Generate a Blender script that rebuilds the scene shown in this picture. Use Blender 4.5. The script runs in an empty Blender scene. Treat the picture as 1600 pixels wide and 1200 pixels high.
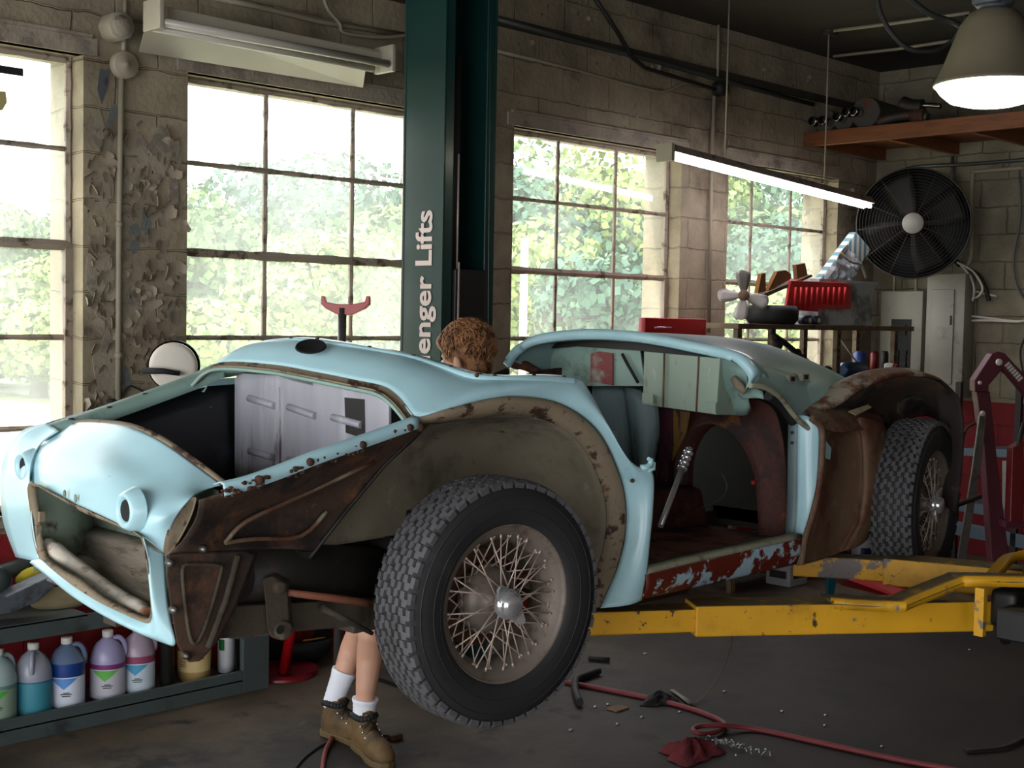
import bpy, bmesh, math, random
import numpy as np
from mathutils import Vector, Matrix, Euler
from math import sin, cos, pi, radians, tan, atan2, sqrt
S = bpy.context.scene
COL = S.collection
random.seed(7)
# ---------------------------------------------------------------- camera
FPX = 2050.0
CAM = Vector((0, 0, 1.75))
yaw, pit, rol = radians(45.1), radians(-2.9), radians(1.09)
FW = Vector((cos(yaw)*cos(pit), sin(yaw)*cos(pit), sin(pit)))
r0 = Vector((sin(yaw), -cos(yaw), 0)); u0 = r0.cross(FW)
RT = r0*cos(rol)+u0*sin(rol); UP = u0*cos(rol)-r0*sin(rol)
cd = bpy.data.cameras.new('camera'); cam = bpy.data.objects.new('camera', cd); COL.objects.link(cam)
cd.sensor_width = 36; cd.sensor_fit = 'HORIZONTAL'; cd.lens = FPX/1600*36; cd.clip_start = .05; cd.clip_end = 400
m = Matrix.Identity(4)
for i in range(3):
    m[i][0] = RT[i]; m[i][1] = UP[i]; m[i][2] = -FW[i]; m[i][3] = CAM[i]
cam.matrix_world = m; S.camera = cam
# ---------------------------------------------------------------- light and exposure
S.view_settings.view_transform = 'Standard'; S.view_settings.look = 'None'
S.view_settings.gamma = 1; S.view_settings.use_curve_mapping = False
S.view_settings.exposure = 0.0
W = bpy.data.worlds.new('sky'); S.world = W; W.use_nodes = True
nt = W.node_tree; nt.nodes.clear()
wo = nt.nodes.new('ShaderNodeOutputWorld'); bg = nt.nodes.new('ShaderNodeBackground')
bg.inputs[0].default_value = (.97, .98, 1.0, 1); bg.inputs[1].default_value = 5.4
nt.links.new(bg.outputs[0], wo.inputs[0])
sl = bpy.data.lights.new('sun', 'SUN'); sl.energy = 4.6; sl.angle = radians(1.2); sl.color = (1, .95, .82)
so = bpy.data.objects.new('sun', sl); COL.objects.link(so)
so.rotation_euler = Vector((.80, -.16, -.95)).to_track_quat('-Z', 'Y').to_euler()
S.cycles.use_denoising = True
S.cycles.max_bounces = 8; S.cycles.diffuse_bounces = 4; S.cycles.glossy_bounces = 4
S.cycles.transparent_max_bounces = 12; S.cycles.transmission_bounces = 6
S.cycles.caustics_reflective = False; S.cycles.caustics_refractive = False
S.cycles.sample_clamp_indirect = 6
WIN_Y, WALL_IN, WALL_OUT = 5.61, 5.49, 5.81
WINX = [(.65, 2.768), (3.29, 4.87), (5.45, 7.04), (7.57, 9.005)]
CEIL = 3.77; XF = 9.57; XL = -2.6; YB = -2.4
WZ0, WZ1 = .86, 2.87
def portal(n, loc, rot, sx, sy):
    l = bpy.data.lights.new(n, 'AREA'); l.shape = 'RECTANGLE'; l.size = sx; l.size_y = sy
    l.cycles.is_portal = True
    o = bpy.data.objects.new(n, l); COL.objects.link(o); o.location = loc; o.rotation_euler = rot
for i, (a, b) in enumerate(WINX):
    portal('daylight', ((a+b)/2, 5.80, (WZ0+WZ1)/2), (radians(-90), 0, 0), b-a, WZ1-WZ0)
DOOR = (-1.6, 5.2, 3.1)     # bay door opening in the left wall: y0, y1, height
FRONT = (-2.3, .0, 2.2)    # unseen opening added behind the camera for fill light on the car: x0, x1, height
portal('daylight', (XL-.1, (DOOR[0]+DOOR[1])/2, DOOR[2]/2), (0, radians(-90), 0), DOOR[2], DOOR[1]-DOOR[0])
portal('daylight', ((FRONT[0]+FRONT[1])/2, YB-.1, FRONT[2]/2), (radians(90), 0, 0), FRONT[1]-FRONT[0], FRONT[2])
# ---------------------------------------------------------------- pixel ray -> point on a plane of the room
def ray(x, y): return FW+RT*((x-800)/FPX)+UP*((600-y)/FPX)
def at(x, y, X=None, Y=None, Z=None, D=None):
    d = ray(x, y)
    t = X/d.x if X is not None else Y/d.y if Y is not None else (Z-CAM.z)/d.z if Z is not None else D
    return CAM+d*t
# ---------------------------------------------------------------- object helpers
WM = {}
def thing(name, label, cat, loc=(0, 0, 0), rz=0, group=None, parent=None, rot=None):
    o = bpy.data.objects.new(name, None); COL.objects.link(o); o.empty_display_size = .1
    o.location = loc; o.rotation_euler = rot or (0, 0, rz)
    Mx = Matrix.Translation(Vector(loc)) @ Euler(rot or (0, 0, rz)).to_matrix().to_4x4()
    WM[o] = Mx
    if parent is not None:
        o.parent = parent; o.matrix_parent_inverse = WM[parent].inverted()
    if label: o['label'] = label
    if cat: o['category'] = cat
    if group: o['group'] = group
    return o
def tag(o, label=None, cat=None, group=None, kind=None):
    if label: o['label'] = label
    if cat: o['category'] = cat
    if group: o['group'] = group
    if kind: o['kind'] = kind
    return o
def dup(o, parent=None, **kw):
    c = o.copy(); COL.objects.link(c); WM[c] = WM[o]
    if parent is not None: c.parent = parent
    for ch in list(o.children): dup(ch, c)
    for k, v in kw.items():
        if k == 'loc': c.location = v
        elif k == 'rz': c.rotation_euler.z = v
        elif k == 'rot': c.rotation_euler = v
        else: c[k] = v
    return c
class MB:
    def __init__(s): s.v = []; s.f = []; s.m = []; s.sm = []
    def add(s, vs, fs, mi=0, smooth=False, M=None):
        n = len(s.v)
        s.v += [tuple(M @ Vector(v)) if M else tuple(v) for v in vs]
        for f in fs: s.f.append([n+i for i in f]); s.m.append(mi); s.sm.append(smooth)
        return s
    def box(s, lo, hi, mi=0, M=None):
        x0, y0, z0 = lo; x1, y1, z1 = hi
        return s.add([(x0,y0,z0),(x1,y0,z0),(x1,y1,z0),(x0,y1,z0),(x0,y0,z1),(x1,y0,z1),(x1,y1,z1),(x0,y1,z1)],
              [(0,3,2,1),(4,5,6,7),(0,1,5,4),(1,2,6,5),(2,3,7,6),(3,0,4,7)], mi, False, M)
    def bbox(s, lo, hi, b=.01, mi=0, M=None):   # bevelled box
        bm = bmesh.new(); bmesh.ops.create_cube(bm, size=1)
        for v in bm.verts:
            v.co = Vector([(lo[i]+hi[i])/2+v.co[i]*(hi[i]-lo[i]) for i in range(3)])
        bmesh.ops.bevel(bm, geom=list(bm.edges), offset=b, segments=2, affect='EDGES', profile=.6)
        bm.verts.index_update()
        s.add([v.co.copy() for v in bm.verts], [[v.index for v in f.verts] for f in bm.faces], mi, True, M); bm.free(); return s
    def tube(s, pts, r, n=8, mi=0, cap=True, smooth=True, flat=1.0, M=None):
        pts = [Vector(p) for p in pts]; k = len(pts)
        rs = r if isinstance(r, (list, tuple)) else [r]*k
        t0 = (pts[1]-pts[0]).normalized()
        a = Vector((0, 0, 1)) if abs(t0.z) < .9 else Vector((1, 0, 0))
        nx = t0.cross(a).normalized(); vs = []
        for i, p in enumerate(pts):
            t = (pts[min(i+1, k-1)]-pts[max(i-1, 0)])
            t = t.normalized() if t.length > 1e-9 else t0
            nx = (nx-t*nx.dot(t)).normalized(); ny = t.cross(nx)
            for j in range(n):
                an = 2*pi*j/n
                vs.append(p+nx*(cos(an)*rs[i])+ny*(sin(an)*rs[i]*flat))
        fs = [(i*n+j, i*n+(j+1) % n, (i+1)*n+(j+1) % n, (i+1)*n+j) for i in range(k-1) for j in range(n)]
        s.add(vs, fs, mi, smooth, M)
        if cap:
            n0 = len(s.v)-len(vs)
            s.f.append([n0+j for j in reversed(range(n))]); s.m.append(mi); s.sm.append(False)
            s.f.append([n0+(k-1)*n+j for j in range(n)]); s.m.append(mi); s.sm.append(False)
        return s
    def lathe(s, prof, n=24, axis='Z', c=(0, 0, 0), mi=0, smooth=True, M=None, a0=0, a1=2*pi):
        vs = []; full = abs(a1-a0-2*pi) < 1e-6; kk = n if full else n+1
        for r, h in prof:
            for j in range(kk):
                a = a0+(a1-a0)*j/n
                p = (r*cos(a), r*sin(a), h)
                if axis == 'Y': p = (r*cos(a), h, r*sin(a))
                if axis == 'X': p = (h, r*cos(a), r*sin(a))
                vs.append((p[0]+c[0], p[1]+c[1], p[2]+c[2]))
        fs = [(i*kk+j, i*kk+(j+1) % kk, (i+1)*kk+(j+1) % kk, (i+1)*kk+j) for i in range(len(prof)-1) for j in range(n)]
        return s.add(vs, fs, mi, smooth, M)
    def prism(s, poly, ext, mi=0, M=None, smooth=False):   # 3-D polygon extruded by a vector
        n = len(poly); e = Vector(ext); a = [Vector(p) for p in poly]
        vs = a+[p+e for p in a]
        fs = [list(range(n))[::-1], list(range(n, 2*n))]+[(i, (i+1) % n, n+(i+1) % n, n+i) for i in range(n)]
        return s.add(vs, fs, mi, smooth, M)
    def grid(s, rows, mi=0, smooth=True, close=False, M=None):
        nr, nc = len(rows), len(rows[0]); vs = [p for r in rows for p in r]
        fs = [(i*nc+j, i*nc+(j+1) % nc, (i+1)*nc+(j+1) % nc, (i+1)*nc+j) for i in range(nr-1) for j in range(nc if close else nc-1)]
        return s.add(vs, fs, mi, smooth, M)
    def ball(s, c, r, n=12, mi=0, M=None):
        rx, ry, rz = r if isinstance(r, (list, tuple)) else (r, r, r)
        rows = []
        for i in range(n//2+1):
            th = pi*i/(n//2); rr = max(sin(th), 1e-4)
            rows.append([(c[0]+rx*rr*cos(2*pi*j/n), c[1]+ry*rr*sin(2*pi*j/n), c[2]+rz*cos(th)) for j in range(n)])
        return s.grid(rows, mi, True, True, M)
    def build(s, name, mats, parent=None, world=True, solid=0, sub=0, bevel=0, origin=None, loc=None, remesh=0, offs=-1):
        me = bpy.data.meshes.new(name)
        vs = s.v
        if parent is None and loc is None:
            a = np.array(vs); lo = a.min(0); hi = a.max(0)
            loc = ((lo[0]+hi[0])/2, (lo[1]+hi[1])/2, lo[2])
        if loc is not None and parent is None:
            vs = [(v[0]-loc[0], v[1]-loc[1], v[2]-loc[2]) for v in vs]
        me.from_pydata(vs, [], s.f)
        if not isinstance(mats, (list, tuple)): mats = [mats]
        for mm in mats: me.materials.append(mm)
        me.polygons.foreach_set('material_index', [min(i, len(mats)-1) for i in s.m])
        me.polygons.foreach_set('use_smooth', s.sm)
        bm = bmesh.new(); bm.from_mesh(me)
        if len(bm.faces) < 60000:
            bmesh.ops.remove_doubles(bm, verts=bm.verts, dist=1e-6)
            bmesh.ops.recalc_face_normals(bm, faces=bm.faces)
        bm.to_mesh(me); bm.free(); me.update()
        o = bpy.data.objects.new(name, me); COL.objects.link(o)
        if parent is not None:
            o.parent = parent
            if world: o.matrix_parent_inverse = WM[parent].inverted(); WM[o] = Matrix.Identity(4)
            else: WM[o] = WM[parent]
        else:
            o.location = loc; WM[o] = Matrix.Translation(Vector(loc))
        if remesh:
            d = o.modifiers.new('r', 'REMESH'); d.mode = 'VOXEL'; d.voxel_size = remesh; d.use_smooth_shade = True
            d = o.modifiers.new('s', 'SMOOTH'); d.factor = .5; d.iterations = 4
        if solid:
            d = o.modifiers.new('s', 'SOLIDIFY'); d.thickness = solid; d.offset = offs
        if bevel:
            d = o.modifiers.new('b', 'BEVEL'); d.width = bevel; d.segments = 2; d.limit_method = 'ANGLE'; d.angle_limit = radians(40)
        if sub:
            d = o.modifiers.new('u', 'SUBSURF'); d.levels = sub; d.render_levels = sub
        return o
def crv(pts, n=6, closed=False):     # Catmull-Rom through points
    P_ = [Vector(p) for p in pts]; k = len(P_); out = []
    rng = range(k if closed else k-1)
    for i in rng:
        if closed: p0, p1, p2, p3 = P_[(i-1) % k], P_[i], P_[(i+1) % k], P_[(i+2) % k]
        else: p0, p1, p2, p3 = P_[max(i-1, 0)], P_[i], P_[i+1], P_[min(i+2, k-1)]
        for j in range(n):
            t = j/n
            out.append(.5*((2*p1)+(p2-p0)*t+(2*p0-5*p1+4*p2-p3)*t*t+(3*p1-p0-3*p2+p3)*t**3))
    if not closed: out.append(P_[-1].copy())
    return out
def surf(rows, nu=4, nv=4):
    R1 = [crv(r, nu) for r in rows]
    cols = [crv([r[j] for r in R1], nv) for j in range(len(R1[0]))]
    return [[cols[j][i] for j in range(len(cols))] for i in range(len(cols[0]))]
def lerp(a, b, t): return Vector(a)*(1-t)+Vector(b)*t
# ---------------------------------------------------------------- materials
def srgb(r, g, b):
    f = lambda c: (c/255/12.92 if c/255 <= .04045 else ((c/255+.055)/1.055)**2.4)
    return (f(r), f(g), f(b), 1)
def mat(name, col, rough=.6, metal=0, spots=(), bump=None, coat=0, spec=.5, stretch=None, trans=0, emit=None, alpha=1, tint=.25, roughspots=None):
    """col and spots in 0-255 sRGB. spots: (colour, scale, lo, hi[, detail[, seed]]) noise patches"""
    mt = bpy.data.materials.new(name); mt.use_nodes = True; nt = mt.node_tree; N = nt.nodes; L = nt.links
    b = N['Principled BSDF']; b.inputs['Roughness'].default_value = rough; b.inputs['Metallic'].default_value = metal
    b.inputs['Specular IOR Level'].default_value = spec
    if coat: b.inputs['Coat Weight'].default_value = coat; b.inputs['Coat Roughness'].default_value = .15
    if trans: b.inputs['Transmission Weight'].default_value = trans
    if alpha < 1: b.inputs['Alpha'].default_value = alpha
    if emit: b.inputs['Emission Color'].default_value = srgb(*emit[:3]); b.inputs['Emission Strength'].default_value = emit[3]
    tc = N.new('ShaderNodeTexCoord'); vec = tc.outputs['Object']
    if stretch:
        mp = N.new('ShaderNodeMapping'); mp.inputs['Scale'].default_value = stretch; L.new(vec, mp.inputs[0]); vec = mp.outputs[0]
    base = srgb(*col)
    if tint:
        nz = N.new('ShaderNodeTexNoise'); nz.inputs['Scale'].default_value = 5; nz.inputs['Detail'].default_value = 5; L.new(vec, nz.inputs[0])
        mr = N.new('ShaderNodeMapRange'); mr.inputs[1].default_value = .3; mr.inputs[2].default_value = .7
        mr.inputs[3].default_value = 1-tint; mr.inputs[4].default_value = 1+tint*.4; L.new(nz.outputs[0], mr.inputs[0])
        vm = N.new('ShaderNodeVectorMath'); vm.operation = 'SCALE'; vm.inputs[0].default_value = base[:3]; L.new(mr.outputs[0], vm.inputs[3])
        cur = vm.outputs[0]
    else:
        rg = N.new('ShaderNodeRGB'); rg.outputs[0].default_value = base; cur = rg.outputs[0]
    for k, sp in enumerate(spots):
        c2, sc, lo, hi = sp[:4]; det = sp[4] if len(sp) > 4 else 8
        nz = N.new('ShaderNodeTexNoise'); nz.noise_dimensions = '4D'; nz.inputs['W'].default_value = 3.7*k+(sp[5] if len(sp) > 5 else 1)
        nz.inputs['Scale'].default_value = sc; nz.inputs['Detail'].default_value = det; nz.inputs['Roughness'].default_value = .65; L.new(vec, nz.inputs[0])
        mr = N.new('ShaderNodeMapRange'); mr.interpolation_type = 'SMOOTHSTEP'; mr.inputs[1].default_value = lo; mr.inputs[2].default_value = hi; L.new(nz.outputs[0], mr.inputs[0])
        mx = N.new('ShaderNodeMix'); mx.data_type = 'RGBA'; L.new(mr.outputs[0], mx.inputs[0]); L.new(cur, mx.inputs[6]); mx.inputs[7].default_value = srgb(*c2)
        cur = mx.outputs[2]
    L.new(cur, b.inputs['Base Color'])
    if bump:
        nz = N.new('ShaderNodeTexNoise'); nz.inputs['Scale'].default_value = bump[0]; nz.inputs['Detail'].default_value = 8; L.new(vec, nz.inputs[0])
        bp = N.new('ShaderNodeBump'); bp.inputs['Strength'].default_value = bump[1]; bp.inputs['Distance'].default_value = bump[2] if len(bump) > 2 else .01
        L.new(nz.outputs[0], bp.inputs['Height']); L.new(bp.outputs[0], b.inputs['Normal'])
    mt['cur'] = 1
    return mt
def emis(name, col, st):
    mt = bpy.data.materials.new(name); mt.use_nodes = True; nt = mt.node_tree; nt.nodes.clear()
    o = nt.nodes.new('ShaderNodeOutputMaterial'); e = nt.nodes.new('ShaderNodeEmission')
    e.inputs[0].default_value = srgb(*col); e.inputs[1].default_value = st; nt.links.new(e.outputs[0], o.inputs[0]); return mt

def wallmat(name, paint, low, zlow, plane, dark=None):
    """painted concrete block: mortar courses, stains, red painted dado below zlow"""
    mt = mat(name, paint, .85, spots=[((72, 58, 42), 1.3, .50, .72), ((150, 142, 125), 6, .6, .72), ((60, 48, 36), 22, .64, .7)], bump=(28, .6, .012), tint=.3)
    nt = mt.node_tree; N = nt.nodes; L = nt.links; b = N['Principled BSDF']
    tc = N.new('ShaderNodeTexCoord'); sp = N.new('ShaderNodeSeparateXYZ'); L.new(tc.outputs['Object'], sp.inputs[0])
    cb = N.new('ShaderNodeCombineXYZ'); L.new(sp.outputs['X' if plane == 'X' else 'Y'], cb.inputs[0]); L.new(sp.outputs['Z'], cb.inputs[1])
    nz = N.new('ShaderNodeTexNoise'); nz.inputs['Scale'].default_value = 9; nz.inputs['Detail'].default_value = 6; L.new(tc.outputs['Object'], nz.inputs[0])
    vm = N.new('ShaderNodeVectorMath'); vm.operation = 'SCALE'; vm.inputs[3].default_value = .035; L.new(nz.outputs['Color'], vm.inputs[0])
    va = N.new('ShaderNodeVectorMath'); L.new(cb.outputs[0], va.inputs[0]); L.new(vm.outputs[0], va.inputs[1])
    br = N.new('ShaderNodeTexBrick'); br.inputs['Scale'].default_value = 1; br.inputs['Brick Width'].default_value = .42; br.inputs['Row Height'].default_value = .205
    br.inputs['Mortar Size'].default_value = .006; br.inputs['Mortar Smooth'].default_value = .6; L.new(va.outputs[0], br.inputs[0])
    src = b.inputs['Base Color'].links[0].from_socket
    # breaks in the joint so that courses fade in and out under the thick paint
    n2 = N.new('ShaderNodeTexNoise'); n2.inputs['Scale'].default_value = 2.2; L.new(tc.outputs['Object'], n2.inputs[0])
    mr = N.new('ShaderNodeMapRange'); mr.inputs[1].default_value = .54 if plane == 'X' else .44; mr.inputs[2].default_value = .8; L.new(n2.outputs[0], mr.inputs[0])
    mu = N.new('ShaderNodeMath'); mu.operation = 'MULTIPLY'; L.new(br.outputs['Fac'], mu.inputs[0]); L.new(mr.outputs[0], mu.inputs[1])
    mx = N.new('ShaderNodeMix'); mx.data_type = 'RGBA'; L.new(mu.outputs[0], mx.inputs[0]); L.new(src, mx.inputs[6]); mx.inputs[7].default_value = srgb(70, 56, 42)
    lt = N.new('ShaderNodeMath'); lt.operation = 'LESS_THAN'; lt.inputs[1].default_value = zlow; L.new(sp.outputs['Z'], lt.inputs[0])
    m2 = N.new('ShaderNodeMix'); m2.data_type = 'RGBA'; L.new(lt.outputs[0], m2.inputs[0]); L.new(mx.outputs[2], m2.inputs[6]); m2.inputs[7].default_value = srgb(*low)
    L.new(m2.outputs[2], b.inputs['Base Color'])
    bp0 = b.inputs['Normal'].links[0].from_node
    b2 = N.new('ShaderNodeBump'); b2.inputs['Strength'].default_value = .9; b2.inputs['Distance'].default_value = .02; b2.invert = True
    L.new(br.outputs['Fac'], b2.inputs['Height']); L.new(bp0.outputs[0], b2.inputs['Normal']); L.new(b2.outputs[0], b.inputs['Normal'])
    return mt
PAINT = (148, 136, 113)
m_wall = wallmat('painted block wall', PAINT, (120, 8, 14), .78, 'X')
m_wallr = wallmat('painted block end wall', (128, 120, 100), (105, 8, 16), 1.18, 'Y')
m_peel = mat('peeling paint', (150, 139, 122), .8, spots=[((120, 112, 100), 9, .5, .6), ((96, 84, 70), 4, .6, .7)], bump=(40, .5))
m_flake = mat('curled paint flake', (150, 136, 118), .75, spots=[((140, 128, 112), 12, .5, .65)], tint=.2)
m_bare = mat('bare grey concrete', (112, 114, 110), .9, bump=(60, .5))
m_sill = mat('sill paint', (150, 142, 126), .8, spots=[((90, 78, 62), 8, .55, .65)], bump=(50, .5))
m_sash = mat('sash paint', (150, 136, 122), .7, spots=[((74, 58, 44), 14, .52, .64)], bump=(80, .6, .004))
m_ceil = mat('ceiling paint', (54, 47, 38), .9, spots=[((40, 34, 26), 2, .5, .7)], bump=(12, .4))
m_floor = mat('oily concrete floor', (88, 75, 61), .7, spec=.3, spots=[((34, 30, 27), .8, .44, .66), ((22, 20, 20), 3, .54, .66), ((96, 90, 84), 5, .62, .72), ((24, 20, 18), 38, .66, .70)], bump=(30, .25, .006), tint=.3)
nt = m_floor.node_tree; bs = nt.nodes['Principled BSDF']; src = bs.inputs['Base Color'].links[0].from_socket     # painted shade: lift bay floor darkened to imitate the falloff of daylight
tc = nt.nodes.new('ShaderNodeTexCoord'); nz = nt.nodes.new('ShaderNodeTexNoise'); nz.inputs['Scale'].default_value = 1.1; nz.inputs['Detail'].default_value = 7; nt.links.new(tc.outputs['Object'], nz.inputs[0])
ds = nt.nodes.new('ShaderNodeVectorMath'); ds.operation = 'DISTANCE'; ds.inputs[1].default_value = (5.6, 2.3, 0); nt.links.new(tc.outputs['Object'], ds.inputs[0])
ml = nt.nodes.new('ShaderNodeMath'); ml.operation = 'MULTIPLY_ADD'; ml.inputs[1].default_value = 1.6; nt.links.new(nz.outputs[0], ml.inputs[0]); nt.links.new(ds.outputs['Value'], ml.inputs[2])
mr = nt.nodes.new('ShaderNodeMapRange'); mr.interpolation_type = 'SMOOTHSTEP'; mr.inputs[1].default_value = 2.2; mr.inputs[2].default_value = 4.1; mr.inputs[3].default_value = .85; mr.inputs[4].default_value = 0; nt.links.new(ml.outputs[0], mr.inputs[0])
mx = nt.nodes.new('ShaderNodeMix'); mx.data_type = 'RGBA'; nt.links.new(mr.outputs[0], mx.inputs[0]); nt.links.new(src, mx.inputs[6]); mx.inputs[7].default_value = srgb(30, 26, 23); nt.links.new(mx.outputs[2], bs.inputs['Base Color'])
m_white = mat('white enamel', (205, 200, 188), .45, tint=.12, spots=[((150, 140, 120), 10, .6, .75)])
m_black = mat('black rubber', (20, 20, 21), .7, tint=.2)
m_dark = mat('dark grimy metal', (30, 28, 26), .6, spots=[((58, 40, 28), 9, .55, .7)])
m_steel = mat('worn steel', (120, 120, 118), .4, .8, spots=[((80, 70, 60), 12, .5, .7)])
m_chrome = mat('chrome', (214, 216, 220), .2, .75, tint=.05)
m_cond = mat('painted conduit', (150, 142, 122), .6, tint=.15)
m_gal = mat('galvanised conduit', (92, 98, 98), .45, .6)
m_rustb = mat('rusty brown', (74, 46, 32), .8, spots=[((110, 62, 34), 8, .52, .66), ((40, 28, 22), 5, .52, .66), ((120, 104, 84), 14, .62, .72)], bump=(60, .5, .004))
# ---------------------------------------------------------------- the room
def struct(name, mb, mats, **k):
    o = mb.build(name, mats, loc=(0, 0, 0), **k); o['kind'] = 'structure'; return o
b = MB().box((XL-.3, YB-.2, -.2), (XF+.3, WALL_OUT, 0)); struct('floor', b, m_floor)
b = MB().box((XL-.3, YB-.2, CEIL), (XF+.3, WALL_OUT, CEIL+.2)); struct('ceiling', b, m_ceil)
# window wall with openings (thick block wall, sash set back)
b = MB(); x = XL-.3
for (a, c) in WINX:
    b.box((x, WALL_IN, 0), (a, WALL_OUT, CEIL)); b.box((a, WALL_IN, 0), (c, WALL_OUT, WZ0)); b.box((a, WALL_IN, WZ1), (c, WALL_OUT, CEIL)); x = c
b.box((x, WALL_IN, 0), (XF+.3, WALL_OUT, CEIL))
wall_back = struct('wall_back', b, m_wall)
struct('wall_right', MB().box((XF, YB-.2, 0), (XF+.3, WALL_IN, CEIL)), m_wallr)
struct('wall_front', MB().box((XL-.3, YB-.2, 0), (FRONT[0], YB, CEIL)).box((FRONT[1], YB-.2, 0), (XF+.3, YB, CEIL)).box((FRONT[0], YB-.2, FRONT[2]), (FRONT[1], YB, CEIL)), m_wall)
b = MB().box((XL-.2, YB, 0), (XL, DOOR[0], CEIL)).box((XL-.2, DOOR[1], 0), (XL, WALL_IN, CEIL)).box((XL-.2, DOOR[0], DOOR[2]), (XL, DOOR[1], CEIL))
struct('wall_left', b, m_wallr)
# lintel ledges above the windows (concrete head with dusty lip)
b = MB()
for (a, c) in WINX:
    b.box((a-.06, WALL_IN-.012, WZ1), (c+.06, WALL_IN+.05, WZ1+.075)); b.box((a-.03, WALL_IN-.024, WZ1+.075), (c+.03, WALL_IN+.02, WZ1+.09))
struct('trim_1', b, m_peel)
# overhead bearing ledge line along the wall
b = MB().box((XL, WALL_IN-.03, 3.42), (XF, WALL_IN, 3.47)); struct('trim_2', b, m_ceil)
# glass
def glassmat(h0, h1):
    mt = bpy.data.materials.new('dusty window glass'); mt.use_nodes = True; nt = mt.node_tree; N = nt.nodes; L = nt.links; N.clear()
    o = N.new('ShaderNodeOutputMaterial'); tr = N.new('ShaderNodeBsdfTransparent'); tl = N.new('ShaderNodeBsdfTranslucent'); gl = N.new('ShaderNodeBsdfGlossy')
    tr.inputs[0].default_value = (.96, .97, .96, 1); tl.inputs[0].default_value = (.90, .94, .95, 1); gl.inputs['Roughness'].default_value = .05
    tc = N.new('ShaderNodeTexCoord'); nz = N.new('ShaderNodeTexNoise'); nz.inputs['Scale'].default_value = 1.6; nz.inputs['Detail'].default_value = 7; L.new(tc.outputs['Object'], nz.inputs[0])
    mr = N.new('ShaderNodeMapRange'); mr.inputs[1].default_value = .3; mr.inputs[2].default_value = .7; mr.inputs[3].default_value = h0; mr.inputs[4].default_value = h1; L.new(nz.outputs[0], mr.inputs[0])
    m1 = N.new('ShaderNodeMixShader'); L.new(mr.outputs[0], m1.inputs[0]); L.new(tr.outputs[0], m1.inputs[1]); L.new(tl.outputs[0], m1.inputs[2])
    m2 = N.new('ShaderNodeMixShader'); m2.inputs[0].default_value = .04; L.new(m1.outputs[0], m2.inputs[1]); L.new(gl.outputs[0], m2.inputs[2]); L.new(m2.outputs[0], o.inputs[0]); return mt
m_glass = glassmat(.06, .17); m_glassr = glassmat(.02, .09)
COLS = [[.65, 1.18, 1.71, 2.245, 2.768], [3.29, 3.805, 4.356, 4.87], [5.45, 5.953, 6.50, 7.04], [7.57, 8.02, 8.53, 9.005]]
ROWS = [WZ0, 1.22, 1.623, 2.035, 2.464, WZ1]
rnd = random.Random(3)
for wi, cols in enumerate(COLS):
    w = thing('window_%d' % (wi+1), None, None, ((cols[0]+cols[-1])/2, WIN_Y, WZ0)); w['kind'] = 'structure'
    f = MB(); y0, y1 = WIN_Y-.02, WIN_Y+.02
    def bar(p, q, wd):
        # slightly uneven putty-covered bar
        n = max(2, int((Vector(q)-Vector(p)).length/.06)); pts = [lerp(p, q, i/n) for i in range(n+1)]
        f.tube(pts, [wd*(1+rnd.uniform(-.16, .2)) for _ in pts], 6, flat=1.0, smooth=False)
    for cx in cols[1:-1]: bar((cx, WIN_Y, WZ0), (cx, WIN_Y, WZ1), .0125)
    for k, rz in enumerate(ROWS[1:-1]): bar((cols[0], WIN_Y, rz), (cols[-1], WIN_Y, rz), .023 if k == 2 else .0135)
    for (p, q) in (((cols[0]+.01, WIN_Y, WZ0), (cols[0]+.01, WIN_Y, WZ1)), ((cols[-1]-.01, WIN_Y, WZ0), (cols[-1]-.01, WIN_Y, WZ1)), ((cols[0], WIN_Y, WZ1-.01), (cols[-1], WIN_Y, WZ1-.01)), ((cols[0], WIN_Y, WZ0+.01), (cols[-1], WIN_Y, WZ0+.01))): bar(p, q, .02)
    # heavier frame of the tilting lower sash
    f.box((cols[0], y0-.01, 2.01), (cols[0]+.045, y1, 2.055)); f.box((cols[0], y0-.005, WZ0), (cols[0]+.035, y1, 2.03)); f.box((cols[-1]-.035, y0-.005, WZ0), (cols[-1], y1, 2.03))
    f.build('window_frame', m_sash, w)
    MB().box((cols[0]-.03, WALL_IN-.03, WZ0-.05), (cols[-1]+.03, WIN_Y, WZ0)).build('window_sill', m_sill, w)
    for ci in range(len(cols)-1):
        for ri in range(5):
            MB().box((cols[ci], WIN_Y+.002, ROWS[ri]), (cols[ci+1], WIN_Y+.006, ROWS[ri+1])).build('pane', m_glass if wi < 2 else m_glassr, w)
# peeling paint: curled flakes standing off the piers
def flakes(x0, x1, z0, z1, n, size, seed, y=WALL_IN, side=None):
    R = random.Random(seed); mb = MB()
    for k in range(n):
        x = R.uniform(x0, x1); z = R.uniform(z0, z1); s = size*R.uniform(.4, 1.5); a = R.uniform(-pi, pi) if R.random() < .4 else R.uniform(-.6, .6)-pi/2
        curl = R.uniform(.7, 2.0); w = s*R.uniform(.5, 1.3); rows = []
        for i in range(5):
            t = i/4; ang = curl*t
            d = s*sin(ang)/curl; h = s*(1-cos(ang))/curl
            ww = w*(1-.55*t*t); row = []
            for j in range(5):
                u = (j/4-.5)*ww*(1+R.uniform(-.15, .15)); row.append((u, -h*(.45+.1*cos(u*30))-.002, d))
            rows.append(row)
        if side is None:
            M = Matrix.Translation((x, y, z)) @ Matrix.Rotation(a, 4, 'Y')
        else:
            M = Matrix.Translation((side, R.uniform(WALL_IN+.01, WALL_OUT-.05), z)) @ Matrix.Rotation(radians(90), 4, 'Z') @ Matrix.Rotation(a, 4, 'Y')
        mb.grid(rows, 0, True, False, M)
    return mb
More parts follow.
